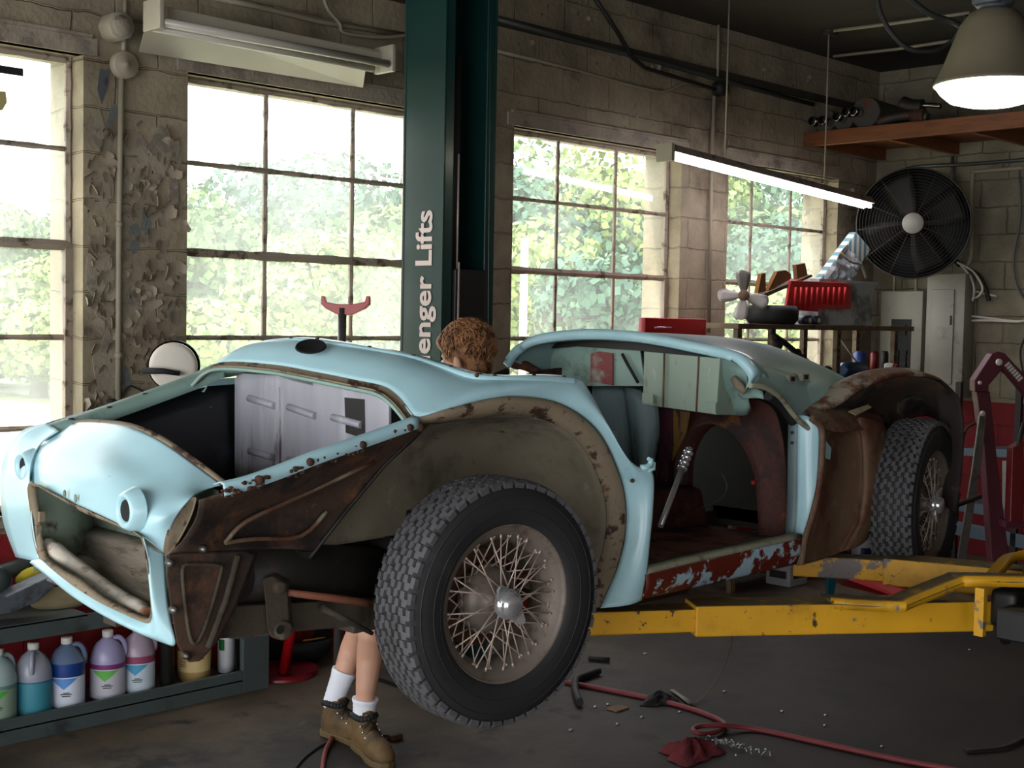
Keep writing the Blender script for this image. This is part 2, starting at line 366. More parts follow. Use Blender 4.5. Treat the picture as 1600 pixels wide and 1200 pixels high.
def patches(x0, x1, z0, z1, n, size, seed, t=.004):
    R = random.Random(seed); mb = MB()
    for k in range(n):
        x = R.uniform(x0+size*.3, x1-size*.3); z = R.uniform(z0, z1); s = size*R.uniform(.4, 1.1); kk = R.randint(7, 11)
        poly = [(x+max(-1, min(1, cos(2*pi*i/kk)))*s*R.uniform(.45, 1)*.6, WALL_IN-.0005, z+sin(2*pi*i/kk)*s*R.uniform(.5, 1.2)) for i in range(kk)]
        poly = [(min(max(p[0], x0), x1), p[1], p[2]) for p in poly]
        mb.prism(poly, (0, -t*R.uniform(.5, 1.5), 0))
    return mb
pw = thing('peeling_paint', 'curling flakes of old paint peeling off the wall pier between the windows', 'peeling paint', (3.03, WALL_IN, .8))
flakes(2.80, 3.27, .8, 2.62, 430, .05, 1).build('paint_flake', m_flake, pw)['kind'] = 'stuff'
patches(2.78, 3.28, .9, 2.6, 26, .13, 2, .005).build('paint_layer', m_peel, pw)['kind'] = 'stuff'
patches(2.80, 3.26, .9, 2.6, 12, .09, 5, .001).build('bare_patch', m_bare, pw)['kind'] = 'stuff'
flakes(0, 0, .9, 2.8, 90, .04, 8, side=2.772).build('reveal_flake', m_flake, pw)['kind'] = 'stuff'
tag(flakes(5.0, 9.4, 2.98, 3.7, 90, .035, 4).build('peeling_paint', m_flake), 'small paint flakes hanging high on the wall above the right windows', 'peeling paint', kind='stuff')
tag(flakes(9.06, 9.5, 1.9, 2.9, 60, .05, 6).build('peeling_paint', m_flake), 'paint flakes on the dark corner pier beside the round fan', 'peeling paint', kind='stuff')

tag(MB().box((at(-8, 104, Y=WIN_Y-.01).x, WIN_Y-.012, at(10, 116, Y=WIN_Y).z), (at(36, 104, Y=WIN_Y-.01).x, WIN_Y-.006, at(10, 104, Y=WIN_Y).z)).build('tape_strip', m_black), 'short black strip stuck on the top pane of the far left window', 'tape')
tag(MB().prism([at(x, y, Y=WIN_Y-.008) for x, y in ((-12, 142), (9, 143), (11, 160), (4, 172), (-12, 173))], (0, .004, 0)).build('sticker', mat('yellowed sticker', (176, 166, 110), .7)), 'yellowed sticker remnant on the top pane at the left edge', 'sticker')
# ================================================================ the car
m_blue = mat('light blue car paint', (180, 222, 232), .32, coat=.25, spots=[((122, 172, 180), 2.2, .55, .75), ((98, 92, 70), 60, .72, .76, 3)], tint=.08)
m_mint = mat('mint green inner paint', (140, 170, 160), .45, spots=[((98, 120, 110), 5, .52, .68), ((88, 60, 40), 16, .66, .72)], tint=.15)
m_sage = mat('sage green duct paint', (134, 150, 134), .55, spots=[((80, 84, 74), 6, .52, .66), ((70, 46, 36), 12, .62, .70)], tint=.15)
m_under = mat('undersealed inner wing', (124, 116, 98), .8, spots=[((78, 72, 60), 4, .5, .68), ((52, 42, 32), 14, .64, .72), ((138, 134, 120), 9, .60, .70), ((60, 48, 36), 26, .66, .7)], bump=(90, .35, .003), tint=.2)
m_rust = mat('rusted brown panel', (78, 58, 46), .78, spots=[((116, 74, 46), 9, .54, .68), ((34, 27, 24), 6, .46, .62), ((120, 108, 88), 13, .60, .72)], bump=(50, .6, .005), tint=.3)
m_flange = mat('rusty beige flange', (140, 126, 104), .75, spots=[((60, 36, 24), 14, .54, .60), ((100, 72, 48), 30, .56, .66)], bump=(70, .7, .004), tint=.2)
m_blkpaint = mat('black inner wing', (17, 18, 24), .35, spots=[((44, 50, 62), 5, .56, .72), ((120, 84, 56), 14, .66, .72), ((150, 160, 170), 40, .68, .71)], tint=.3)
m_silver = mat('silver bulkhead paint', (170, 170, 180), .4, 0, spots=[((206, 206, 214), 3, .5, .72), ((112, 104, 112), 7, .56, .68)], stretch=(1, 3, .5), tint=.15)
m_flaking = mat('flaking sill paint', (160, 190, 204), .5, spots=[((96, 30, 18), 7, .44, .47), ((170, 190, 200), 34, .63, .66), ((60, 22, 16), 26, .66, .7)], bump=(30, .7, .003), tint=.1)
m_rback = mat('rusty inner rear panel', (112, 88, 68), .75, spots=[((86, 46, 30), 4, .46, .62), ((128, 122, 104), 7, .54, .68), ((46, 30, 24), 20, .66, .72)], bump=(40, .5, .004), tint=.25)
m_rfloor = mat('red brown floor pan', (140, 88, 76), .7, spots=[((60, 34, 30), 5, .46, .6), ((128, 92, 80), 10, .6, .7), ((26, 20, 20), 3, .58, .68)], bump=(30, .5), tint=.2)
m_rustred = mat('rusted rear bulkhead', (70, 32, 22), .7, spots=[((120, 70, 24), 5, .56, .66), ((40, 20, 18), 5, .5, .6), ((150, 160, 150), 22, .68, .71)], bump=(40, .6), tint=.3)
m_greyblue = mat('grey blue inner panel', (104, 122, 126), .5, spots=[((60, 62, 60), 8, .56, .66), ((78, 50, 40), 14, .64, .70)], stretch=(3, 3, .8), tint=.2)
m_chassis = mat('dirty chassis metal', (70, 62, 50), .85, spots=[((40, 34, 28), 6, .5, .64), ((100, 90, 72), 20, .62, .7)], bump=(60, .6, .005), tint=.25)
m_tyre = mat('tyre rubber', (34, 35, 37), .72, spots=[((58, 56, 54), 7, .56, .72)], bump=(90, .2, .002), tint=.2)
m_tread = mat('tyre tread', (84, 84, 87), .8, spots=[((66, 64, 62), 12, .5, .66)], tint=.15)
m_rim = mat('dull painted rim', (128, 118, 108), .55, .3, spots=[((96, 84, 72), 16, .5, .66), ((74, 56, 42), 40, .66, .7)], tint=.1)
m_spoke = mat('dull wire spoke', (196, 178, 166), .45, .3, tint=.15)
m_yel = mat('yellow lift paint', (218, 162, 28), .5, spots=[((112, 104, 100), 4.5, .57, .60), ((60, 48, 34), 22, .62, .65), ((160, 118, 22), 3, .5, .7)], bump=(40, .3, .002), tint=.12)
m_cream = mat('cream sill lip', (150, 150, 128), .6, spots=[((96, 90, 74), 10, .5, .66)], tint=.15)
car = thing('vintage_car', 'light blue stripped vintage roadster body with rusty inner panels, raised on the yellow lift arms', 'car', (3.5, 3.08, .66))
def part(mb, name, mats, parent=None, **k): return mb.build(name, mats, parent or car, **k)
A = at
m_deck = mat('weathered blue green deck paint', (138, 168, 168), .5, spots=[((110, 138, 134), 3, .52, .7)], tint=.12)
# --- cowl and A-post skin: inner line (bonnet opening, then wheel arch), outer line (screen edge, then door edge)
L1 = [A(312, 592, X=2.16), A(345, 567, X=2.20), A(425, 570, X=2.24), A(500, 583, X=2.26), A(560, 595, X=2.27), A(600, 604, X=2.27), A(625, 622, X=2.27), A(648, 650, Y=2.62),
      A(700, 638, Y=2.585), A(760, 624, Y=2.575), A(805, 619, Y=2.57), A(860, 625, Y=2.565), A(897, 641, Y=2.56), A(930, 668, Y=2.56), A(952, 702, Y=2.56), A(972, 752, Y=2.56),
      A(979, 795, Y=2.56), A(977, 837, Y=2.56), A(970, 870, Y=2.56), A(960, 900, Y=2.56), A(938, 950, Y=2.56)]
L2 = [A(405, 548, Y=3.52), A(424, 533, Y=3.42), A(480, 530, Y=3.28), A(540, 537, Y=3.12), A(600, 547, Y=2.98), A(650, 557, Y=2.86), A(700, 572, Y=2.74), A(745, 585, Y=2.66),
      A(790, 589, Y=2.61), A(830, 588, Y=2.585), A(870, 589, Y=2.57), A(906, 592, Y=2.56), A(925, 618, Y=2.545), A(948, 660, Y=2.53), A(972, 705, Y=2.52), A(996, 729, Y=2.51),
      A(1020, 738, Y=2.50), A(1021, 790, Y=2.50), A(1016, 845, Y=2.50), A(1011, 895, Y=2.50), A(1003, 938, Y=2.51)]
rows = []
for k in range(21):
    a, c = L1[k], L2[k]; r = []
    for t in (0, .33, .66, 1):
        p = lerp(a, c, t); h = sin(pi*t)
        if k < 7: p.z += .022*h
        elif k < 12: p.z += .012*h*(1 if k < 9 else .3); p.y -= .015*h
        else: p.y -= .022*h
        r.append(p)
    rows.append(r)
part(MB().grid(surf([[rows[j][i] for j in range(21)] for i in range(4)], 5, 3)), 'cowl_panel', m_blue, solid=.003)
# raised strip that carries the windscreen, with screw holes
strip = crv(L2[1:12], 6); b = MB(); rr = []
for p in strip: rr.append([p+Vector((-.035, -.012, -.012)), p+Vector((-.035, -.012, .002)), p+Vector((0, 0, .006)), p+Vector((.012, .004, -.012))])
b.grid(rr); part(b, 'screen_flange', m_blue)
b = MB()
for k, t in enumerate((4, 8, 16, 24, 31, 37, 40, 49, 56)):
    p = strip[t]+Vector((-.018, -.012, .0055)); b.lathe([(0, .0015), (.0055, .001), (.0065, -.002)], 10, 'Z', p)
part(b, 'screw_hole', m_dark)
# inner lip of the bonnet opening (pale green drain channel)
b = MB(); e = crv(L1[:8], 7); gr = []
for p in e: gr.append([p+Vector((0, 0, 0)), p+Vector((-.006, -.004, -.018)), p+Vector((-.03, -.012, -.022)), p+Vector((-.034, -.012, -.010))])
b.grid(gr); part(b, 'bonnet_channel', m_flange, solid=.003)
b = MB(); b.tube([p+Vector((-.036, -.014, -.020)) for p in e], .006, 6); part(b, 'channel_seal', m_mint)
b = MB(); b.grid([[A(318, 612, X=2.16), A(330, 590, X=2.2), A(350, 578, X=2.22), A(385, 575, X=2.25), A(425, 578, X=2.27)], [A(312, 611, X=2.18), A(322, 600, X=2.22), A(345, 590, X=2.26), A(385, 583, X=2.29), A(425, 583, X=2.3)]])
part(b, 'channel_corner', m_mint, solid=.003)
# cowl vent hole with rim, and the rusty slot in the near side of the cowl
vc = A(490, 549, Y=3.13); b = MB().lathe([(0, .004), (.040, .004), (.043, .006), (.046, .001)], 28, 'Z', M=Matrix.Translation(vc+Vector((-.01, 0, .012))) @ Vector((-.30, -.30, .9)).to_track_quat('Z', 'Y').to_matrix().to_4x4())
part(b, 'vent_opening', m_black)
b = MB(); b.tube([A(597, 597, Y=2.83)+Vector((0, 0, .006)), A(612, 592, Y=2.83)+Vector((0, 0, .006)), A(634, 585, Y=2.83)+Vector((0, 0, .006))], [.004, .007, .003], 6, flat=.5); part(b, 'rusty_slot', m_rustb)
b = MB(); b.tube([A(1000, 730, Y=2.515), A(1008, 731, Y=2.505), A(1016, 727, Y=2.505), A(1017, 718, Y=2.505), A(1013, 717, Y=2.505)], [.008, .010, .010, .009, .006], 8); b.tube([A(1012, 735, Y=2.505), A(1021, 733, Y=2.505), A(1021, 722, Y=2.505)], .007, 8)
part(b, 'door_latch_hook', m_blue)
for (x, y) in ((988, 751), (901, 616), (745, 586), (828, 595), (902, 618)):
    part(MB().ball(A(x, y, Y=2.515 if x > 950 else 2.56 if x > 850 else 2.60), .007, 8), 'screw_hole', m_rustb)
# --- arch flange (beige, rust eaten) and the inner wing behind the tyre
AE = crv(L1[7:], 5)
cen = Vector((2.50, 2.6, 1.0))
b = MB(); g1 = []
for i, p in enumerate(AE):
    d = (cen-p); d.y = 0; d.normalize(); w = .055 if i > 10 else .03+.0025*i
    g1.append([p+Vector((0, .004, 0)), p+d*w*.35+Vector((0, -.004, 0)), p+d*w*.7+Vector((0, .018, 0)), p+d*w+Vector((0, .035, 0))])
part(b.grid(g1), 'arch_flange', m_flange, solid=.003)
# inner wing: from the diagonal brace round the arch and down to the sill
diag = [A(484, 868, Y=2.80), A(520, 825, Y=2.79), A(570, 765, Y=2.77), A(620, 705, Y=2.73), A(665, 662, Y=2.66)]
edge = diag+[r[3] for r in g1[6:]]
edge = crv(edge, 2); ne = len(edge); cw = Vector((2.52, 2.88, 1.12)); rows_ = [[], [], [], []]
for i, p in enumerate(edge):
    t = min(1, max(0, (i-6)/12)); d = cw-p; d.y = 0; d.normalize(); yb_ = 2.87
    rows_[0].append(p); rows_[1].append(p+d*(.004+.01*t)+Vector((0, (yb_-p.y)*.38, 0))); rows_[2].append(p+d*(.02+.03*t)+Vector((0, (yb_-p.y)*.78, 0))); rows_[3].append(p+d*(.06+.05*t)+Vector((0, yb_-p.y, 0)))
for f_ in (.55, .25, .01): rows_.append([Vector((cw.x+(q.x-cw.x)*f_, cw.y, cw.z+(q.z-cw.z)*f_)) for q in rows_[3]])
part(MB().grid(surf(rows_, 1, 3)), 'inner_wing', m_under, solid=.003)
# --- front valance (brown, rusted) between nose and brace
top = [A(311, 781, Y=2.66), A(385, 757, Y=2.635), A(470, 728, Y=2.63), A(560, 692, Y=2.63), A(650, 657, Y=2.63)]
t2 = [A(309, 797, Y=2.68), A(385, 783, Y=2.70), A(470, 757, Y=2.70), A(560, 718, Y=2.69), A(662, 668, Y=2.65)]
t3 = [A(303, 815, Y=2.70), A(385, 805, Y=2.76), A(470, 785, Y=2.77), A(548, 745, Y=2.76), A(640, 692, Y=2.70)]
t4 = [A(284, 845, Y=2.72), A(352, 842, Y=2.75), A(440, 838, Y=2.78), A(520, 800, Y=2.79), A(585, 745, Y=2.77)]
t5 = [A(266, 862, Y=2.74), A(360, 860, Y=2.74), A(430, 858, Y=2.76), A(478, 860, Y=2.79), A(486, 868, Y=2.80)]
part(MB().grid(surf([top, t2, t3, t4, t5], 5, 3)), 'front_valance', m_rust, solid=.004)
# pressed triangular recess with raised lips
b = MB(); b.tube(crv([A(352, 848, Y=2.73), A(385, 815, Y=2.72), A(470, 775, Y=2.74), A(585, 722, Y=2.72)], 4), .006, 6)
b.tube(crv([A(352, 848, Y=2.73), A(400, 842, Y=2.74), A(470, 838, Y=2.76), A(510, 800, Y=2.76)], 4), .006, 6); part(b, 'pressed_lip', m_rback)
b = MB(); b.tube([A(484, 872, Y=2.78), A(540, 800, Y=2.77), A(600, 728, Y=2.74), A(668, 662, Y=2.64)], .005, 6); b.prism([A(470, 862, Y=2.78), A(492, 862, Y=2.78), A(484, 875, Y=2.78)], (0, .03, 0)); part(b, 'brace_seam', m_dark)
# bonnet side rails: near one is pale blue with rust blisters, far one grey green
rail = [A(345, 757, Y=2.63), A(385, 747, Y=2.62), A(440, 728, Y=2.615), A(500, 705, Y=2.61), A(570, 681, Y=2.61), A(650, 653, Y=2.61)]
b = MB(); g = []
for p in crv(rail, 6): g.append([p+Vector((-.002, .03, -.002)), p+Vector((0, .004, .006)), p+Vector((0, -.010, .001)), p+Vector((.002, -.014, -.026))])
part(b.grid(g), 'wing_flange', m_blue, solid=.003)
b = MB(); R = random.Random(4)
for p in crv([A(350, 772, Y=2.60), A(430, 748, Y=2.60), A(470, 734, Y=2.60), A(560, 702, Y=2.60), A(645, 668, Y=2.60)], 34):
    if sin(p.x*23)+sin(p.x*61+1) < -.5: continue
    b.ball(p+Vector((R.uniform(-.008, .008), R.uniform(-.002, .006), R.uniform(-.012, .012))), (R.uniform(.003, .009), .005, R.uniform(.002, .006)), 6)
part(b, 'rust_scale', m_rustb)['kind'] = 'stuff'
for (x, y) in ((406, 750), (484, 722), (566, 695), (640, 668), (657, 668), (690, 648)):
    part(MB().lathe([(0, -.008), (.009, -.008), (.011, 0), (.011, .008)], 8, 'Y', A(x, y, Y=2.60)), 'flange_bolt', m_rustb)
far = [A(70, 668, Y=3.60), A(100, 658, Y=3.58), A(170, 635, Y=3.57), A(240, 610, Y=3.56), A(300, 588, Y=3.55), A(318, 580, Y=3.54), A(340, 570, Y=3.53)]
g = []
for p in crv(far, 6): g.append([p+Vector((0, -.04, -.035)), p+Vector((0, -.03, -.004)), p+Vector((0, .015, .004)), p+Vector((0, .03, .0)), p+Vector((0, .03, -.03))])
part(MB().grid(g), 'far_wing_flange', m_mint, solid=.003)
for (x, y) in ((111, 658), (171, 640), (227, 619), (284, 601)):
    part(MB().lathe([(0, .006), (.008, .006), (.011, 0)], 8, 'Z', A(x, y, Y=3.56)+Vector((0, 0, .004))), 'flange_bolt', m_steel)
# far outer wing (seen as a blue sliver beyond the nose)
b = MB(); g = [[A(74, 662, Y=3.60), A(36, 673, Y=3.68), A(12, 705, Y=3.72), A(2, 740, Y=3.72), A(3, 790, Y=3.70), A(9, 825, Y=3.68), A(26, 870, Y=3.62)],
     [A(84, 668, Y=3.56), A(60, 690, Y=3.58), A(44, 720, Y=3.55), A(38, 750, Y=3.54), A(40, 790, Y=3.52), A(45, 830, Y=3.50), A(52, 876, Y=3.46)],
     [A(92, 674, Y=3.52), A(66, 692, Y=3.54), A(50, 722, Y=3.50), A(47, 757, Y=3.48), A(50, 800, Y=3.46), A(55, 840, Y=3.44), A(64, 880, Y=3.42)]]
part(b.grid(surf(g, 4, 3)), 'far_front_wing', m_blue, solid=.003)
b = MB(); b.prism([A(10, 706, Y=3.74), A(30, 680, Y=3.72), A(33, 690, Y=3.74), A(6, 738, Y=3.76)], (.01, .02, 0)); part(b, 'far_lamp_seat', m_sage)
g = [[Vector((x, 3.72+.05*sin((x-1.6)*2), z0-.0)) for x in (1.72, 2.0, 2.4, 2.8, 3.1)] for z0 in (1.40, 1.2, 1.0)]
for j in range(5): g[0][j].z = (1.40, 1.46, 1.53, 1.50, 1.36)[j]
part(MB().grid(surf(g, 3, 3)), 'far_wing_skin', m_blue, solid=.003)
# --- nose panel: bonnet edge -> crown -> grille top
nx = [1.73, 1.68, 1.62, 1.585, 1.575]
npx = [[(84, 666), (66, 680), (52, 698), (47, 722), (47, 755)],
       [(125, 660), (98, 680), (82, 705), (76, 735), (80, 768)],
       [(165, 661), (142, 690), (124, 720), (117, 750), (120, 788)],
       [(205, 668), (192, 705), (174, 735), (163, 770), (160, 806)],
       [(250, 688), (240, 726), (222, 762), (208, 795), (197, 824)],
       [(300, 722), (286, 752), (262, 782), (246, 810), (222, 838)],
       [(347, 757), (318, 766), (296, 780), (270, 818), (257, 866)]]
rows = []
for c, col in enumerate(npx):
    s = (c-3)/3; back = .045*s*s+(.01 if c == 6 else 0)
    rows.append([A(x, y, X=nx[k]+back) for k, (x, y) in enumerate(col)])
nose_grid = [[rows[c][k] for c in range(7)] for k in range(5)]
part(MB().grid(surf(nose_grid, 6, 5)), 'nose_panel', m_blue, solid=.003)
# rear lip of the nose (beige dirty channel)
g = []
for p in crv(nose_grid[0], 5): g.append([p, p+Vector((.012, 0, .008)), p+Vector((.030, 0, -.006)), p+Vector((.034, 0, -.03)), p+Vector((.05, 0, -.03))])
part(MB().grid(g), 'nose_rear_lip', m_flange, solid=.003)
# apron round the grille: right pillar and lower band
inner = [(222, 838), (231, 870), (236, 910), (239, 945), (238, 966), (228, 973), (190, 957), (150, 937), (112, 912), (84, 890), (64, 872)]
outer = [(257, 866), (258, 890), (260, 930), (266, 970), (274, 1006), (255, 1003), (217, 988), (172, 965), (125, 936), (88, 906), (52, 880)]
ix = [1.575, 1.58, 1.585, 1.59, 1.60, 1.60, 1.585, 1.575, 1.575, 1.585, 1.60]
ox = [1.63, 1.625, 1.62, 1.62, 1.625, 1.62, 1.60, 1.59, 1.59, 1.60, 1.63]
ri = [A(x, y, X=ix[k]) for k, (x, y) in enumerate(inner)]; ro = [A(x, y, X=ox[k]) for k, (x, y) in enumerate(outer)]
mid = [lerp(a, c, .5)+Vector((-.018, 0, 0)) for a, c in zip(ri, ro)]
part(MB().grid(surf([ri, mid, ro], 5, 4)), 'apron', m_blue, solid=.003)
# grille opening lip
g = []; loop = [A(x, y, X=1.58) for x, y in ((47, 755), (80, 768), (120, 788), (160, 806), (197, 824), (222, 838))]+ri[1:]
lp = crv(loop+[A(54, 840, X=1.60), A(50, 800, X=1.60)], 4, True)
cg = Vector((1.6, 3.14, 1.12))
for p in lp+[lp[0]]:
    d = cg-p; d.x = 0; d.normalize(); g.append([p+Vector((-.003, 0, 0)), p+d*.012+Vector((.004, 0, 0)), p+d*.018+Vector((.014, 0, 0))])
part(MB().grid(g), 'grille_lip', m_flange, solid=.003)
# air duct behind the grille
b = MB()
b.grid([[Vector((1.62, 3.50, 1.28)), Vector((1.82, 3.54, 1.30))], [Vector((1.62, 3.50, 1.02)), Vector((1.82, 3.54, 1.02))]])     # far side
b.grid([[Vector((1.80, 3.56, 1.34)), Vector((1.80, 2.85, 1.30))], [Vector((1.82, 3.56, 1.12)), Vector((1.82, 2.85, 1.12))]])       # back upper
b.grid([[Vector((1.64, 2.82, 1.26)), Vector((1.80, 2.88, 1.26))], [Vector((1.64, 2.82, .99)), Vector((1.80, 2.88, .99))]])
b.grid([[Vector((1.62, 3.46, 1.31)), Vector((1.62, 2.80, 1.27))], [Vector((1.80, 3.52, 1.34)), Vector((1.80, 2.85, 1.32))]])
part(b, 'air_duct', m_sage, solid=.004)
b = MB(); b.grid([[Vector((1.82, 3.56, 1.12)), Vector((1.82, 2.86, 1.12))], [Vector((1.79, 3.54, 1.10)), Vector((1.79, 2.86, 1.10))], [Vector((1.78, 3.52, 1.06)), Vector((1.78, 2.86, 1.05))], [Vector((1.72, 3.50, 1.03)), Vector((1.72, 2.86, 1.01))], [Vector((1.63, 3.44, 1.0)), Vector((1.63, 2.82, .98))]])
part(b, 'duct_floor', mat('grey brown duct floor', (122, 112, 98), .8, spots=[((80, 74, 64), 7, .5, .62), ((96, 60, 40), 12, .6, .68)], stretch=(4, 1, 4), bump=(40, .4)), solid=.004)
m_roll = mat('white crusted lip', (206, 196, 182), .85, spots=[((128, 82, 52), 9, .52, .62), ((150, 150, 140), 5, .5, .7)], bump=(50, .6, .004), tint=.1)
b = MB(); b.tube(crv([A(72, 850, X=1.64), A(95, 872, X=1.65), A(125, 895, X=1.66), A(160, 922, X=1.655), A(200, 948, X=1.645), A(234, 962, X=1.635)], 5), [.022]*3+[.030]*20+[.02]*3, 10); part(b, 'rolled_lip', m_roll)
for (x, y) in ((62, 800), (57, 822)): part(MB().box(A(x, y, X=1.60), A(x+5, y+14, X=1.615)), 'clip', m_flange)
# side lamp bosses in the nose
for (x, y, X_, r) in ((207, 797, 1.585, .044), (46, 728, 1.635, .040)):
    c = A(x, y, X=X_); dx = Vector((-.022, 0, 0))
    b = MB().lathe([(r*1.30, .030), (r*1.15, .012), (r, 0), (r*.86, -.006), (r*.66, .002), (r*.58, .010)], 24, 'X', c+dx); o = part(b, 'lamp_boss', m_blue)
    part(MB().lathe([(0, .006), (r*.60, .004)], 20, 'X', c+dx), 'lamp_hole', m_black, o)
b = MB()
for (x, y) in ((101, 772), (118, 779)): b.ball(A(x, y, X=1.572), (.004, .006, .012), 8)
part(b, 'badge_hole', m_sage)
# near headlamp seat (open end of the removed wing)
b = MB(); pts = [(308, 776), (307, 790), (299, 812), (286, 838), (270, 862), (259, 868), (258, 852), (264, 828), (276, 804), (292, 784)]
loop = crv([A(x, y, X=1.625+.0014*(x-258)) for x, y in pts], 3, True); cc = sum(loop, Vector())/len(loop)
g = [[p+Vector((-.004, 0, 0)) for p in loop], [lerp(p, cc, .12)+Vector((-.006, 0, 0)) for p in loop], [lerp(p, cc, .2)+Vector((.012, 0, 0)) for p in loop], [lerp(p, cc, .55)+Vector((.02, 0, 0)) for p in loop], [lerp(p, cc, .98)+Vector((.02, 0, 0)) for p in loop]]
seat = part(MB().grid(g, close=True), 'headlamp_seat', m_flange)
b = MB(); b.tube([A(286, 806, X=1.672), A(275, 832, X=1.656)], [.009, .007], 8, flat=.5); b.ball(A(291, 797, X=1.678), .008, 8); part(b, 'lamp_slot', m_black, seat)
# bumper bracket / lower corner of the valance
poly = [(262, 866), (385, 862), (398, 868), (368, 945), (336, 1006), (312, 1034), (294, 1036), (276, 1008), (266, 950), (260, 900)]
b = MB().prism([A(x, y, Y=2.73) for x, y in poly], (.04, .04, 0)); part(b, 'corner_bracket', m_rust, bevel=.004)
b = MB(); lip = crv([A(x, y, Y=2.72) for x, y in ((286, 888), (300, 882), (340, 884), (345, 895), (322, 975), (306, 1005), (296, 990), (288, 930))], 4, True); b.tube(lip+[lip[0]], .005, 6, cap=False); b.tube([A(372, 868, Y=2.72), A(352, 940, Y=2.72), A(325, 1012, Y=2.72)], .009, 6); part(b, 'bracket_lip', m_chassis)
for (x, y) in ((272, 953), (266, 880), (292, 1025), (318, 858)): part(MB().lathe([(0, -.01), (.008, -.01), (.010, .0), (.010, .01)], 6, 'Y', A(x, y, Y=2.715)), 'bracket_bolt', m_steel)
# --- engine bay
g = [[Vector((x, 3.54, z)) for x, z in ((1.86, 1.43), (1.95, 1.45), (2.2, 1.52), (2.6, 1.52), (3.0, 1.5))], [Vector((x, 3.52, 1.25)) for x in (1.86, 1.95, 2.2, 2.6, 3.0)], [Vector((x, 3.46, 1.02)) for x in (1.86, 1.95, 2.2, 2.6, 3.0)]]
part(MB().grid(surf(g, 3, 3)), 'far_inner_wing', m_blkpaint, solid=.004)
b = MB().box((1.80, 2.95, .99), (3.0, 3.5, 1.0)); b.box((2.62, 2.95, 1.0), (2.64, 3.52, 1.5)); b.grid([[Vector((2.02, 2.90, 1.30)), Vector((2.6, 2.92, 1.38))], [Vector((2.02, 2.90, 1.0)), Vector((2.6, 2.92, 1.0))]]); part(b, 'engine_bay', m_blkpaint)
# silver bulkhead panel with pressed ribs
def bk(x, y, d=0): return A(x, y, X=2.275)+Vector((-d, 0, 0))
poly = [(366, 594), (370, 586), (380, 583), (490, 590), (600, 618), (607, 628), (607, 672), (500, 720), (375, 752), (366, 742)]
silver = part(MB().prism([bk(x, y) for x, y in poly], (.012, 0, 0)), 'bulkhead', m_silver, bevel=.003)
for (x0, y0_, x1, y1_) in ((390, 622, 430, 634), (452, 636, 494, 650), (521, 652, 566, 664), (391, 704, 430, 715), (452, 718, 480, 728)):
    part(MB().tube([bk(x0, y0_, .002), bk(x1, y1_, .002)], .011, 10), 'pressed_rib', m_silver, silver)
part(MB().tube([bk(437, 605, .001), bk(438, 735, .001)], .003, 6), 'panel_joint', m_silver, silver)
part(MB().prism([bk(x, y, .001) for x, y in ((539, 621), (570, 624), (571, 686), (541, 676))], (-.001, 0, 0)), 'grey_patch', m_dark, silver)
b = MB(); b.grid([[A(425, 580, X=2.27), A(460, 586, X=2.27), A(489, 592, X=2.27)], [A(425, 583, X=2.275), A(460, 595, X=2.275), A(489, 602, X=2.275)]]); part(b, 'foil_strip', m_chrome, solid=.003)
# --- chassis and front running gear
b = MB(); b.prism([A(310, 950, Y=2.80), A(600, 935, Y=2.80), A(600, 975, Y=2.80), A(430, 990, Y=2.80), A(330, 1000, Y=2.80)], (0, .07, 0)); b.box((2.2, 2.80, .88), (4.9, 2.87, .955)); b.box((1.75, 3.28, .88), (4.9, 3.35, .955))
b.box((1.80, 2.85, .92), (1.86, 3.3, .98)); b.box((2.30, 2.85, .88), (2.5, 3.3, .97)); b.box((3.6, 2.85, .88), (3.68, 3.3, .95)); b.box((4.5, 2.85, .92), (4.56, 3.3, .98)); part(b, 'chassis_rail', m_chassis, bevel=.004)
b = MB(); b.tube([A(370, 900, Y=2.86), A(440, 895, Y=2.88), A(640, 900, Y=2.9)], [.07, .085, .085], 16); part(b, 'exhaust_silencer', m_dark)
b = MB(); b.prism([A(x, y, Y=2.755) for x, y in ((410, 905), (425, 900), (448, 912), (452, 970), (455, 985), (444, 1000), (430, 1000), (418, 985), (414, 940))], (.035, .035, 0)); b.lathe([(0, -.012), (.022, -.012), (.026, 0), (.026, .03)], 14, 'Y', A(443, 985, Y=2.75)); b.lathe([(0, -.01), (.016, -.01), (.02, .02)], 12, 'Y', A(436, 918, Y=2.75)); part(b, 'suspension_bracket', m_chassis, bevel=.004)
part(MB().lathe([(0, 0), (.012, 0)], 10, 'Y', A(438, 984, Y=2.735)), 'bracket_eye', m_black)
m_orange = mat('orange rusted pipe', (124, 72, 50), .7, spots=[((90, 60, 40), 14, .5, .6)], tint=.2)
part(MB().tube([A(450, 926, Y=2.76), A(530, 936, Y=2.74), A(600, 945, Y=2.72)], [.009, .011, .012], 10), 'steering_rod', m_orange)
part(MB().tube([A(503, 950, Y=2.74), A(540, 968, Y=2.72), A(582, 990, Y=2.70)], [.010, .009, .006], 10), 'anti_roll_link', m_chassis)
b = MB(); b.tube([Vector((2.41, 3.3, .93)), Vector((2.41, 2.60, .95))], .03, 10); b.tube([Vector((2.36, 2.95, 1.10)), Vector((2.40, 2.62, 1.10))], .02, 8); b.tube([Vector((2.41, 2.78, .9)), Vector((2.41, 2.76, 1.2))], .05, 12); b.tube([Vector((4.70, 2.55, 1.06)), Vector((4.70, 3.6, 1.06))], .035, 10); part(b, 'axle', m_dark)
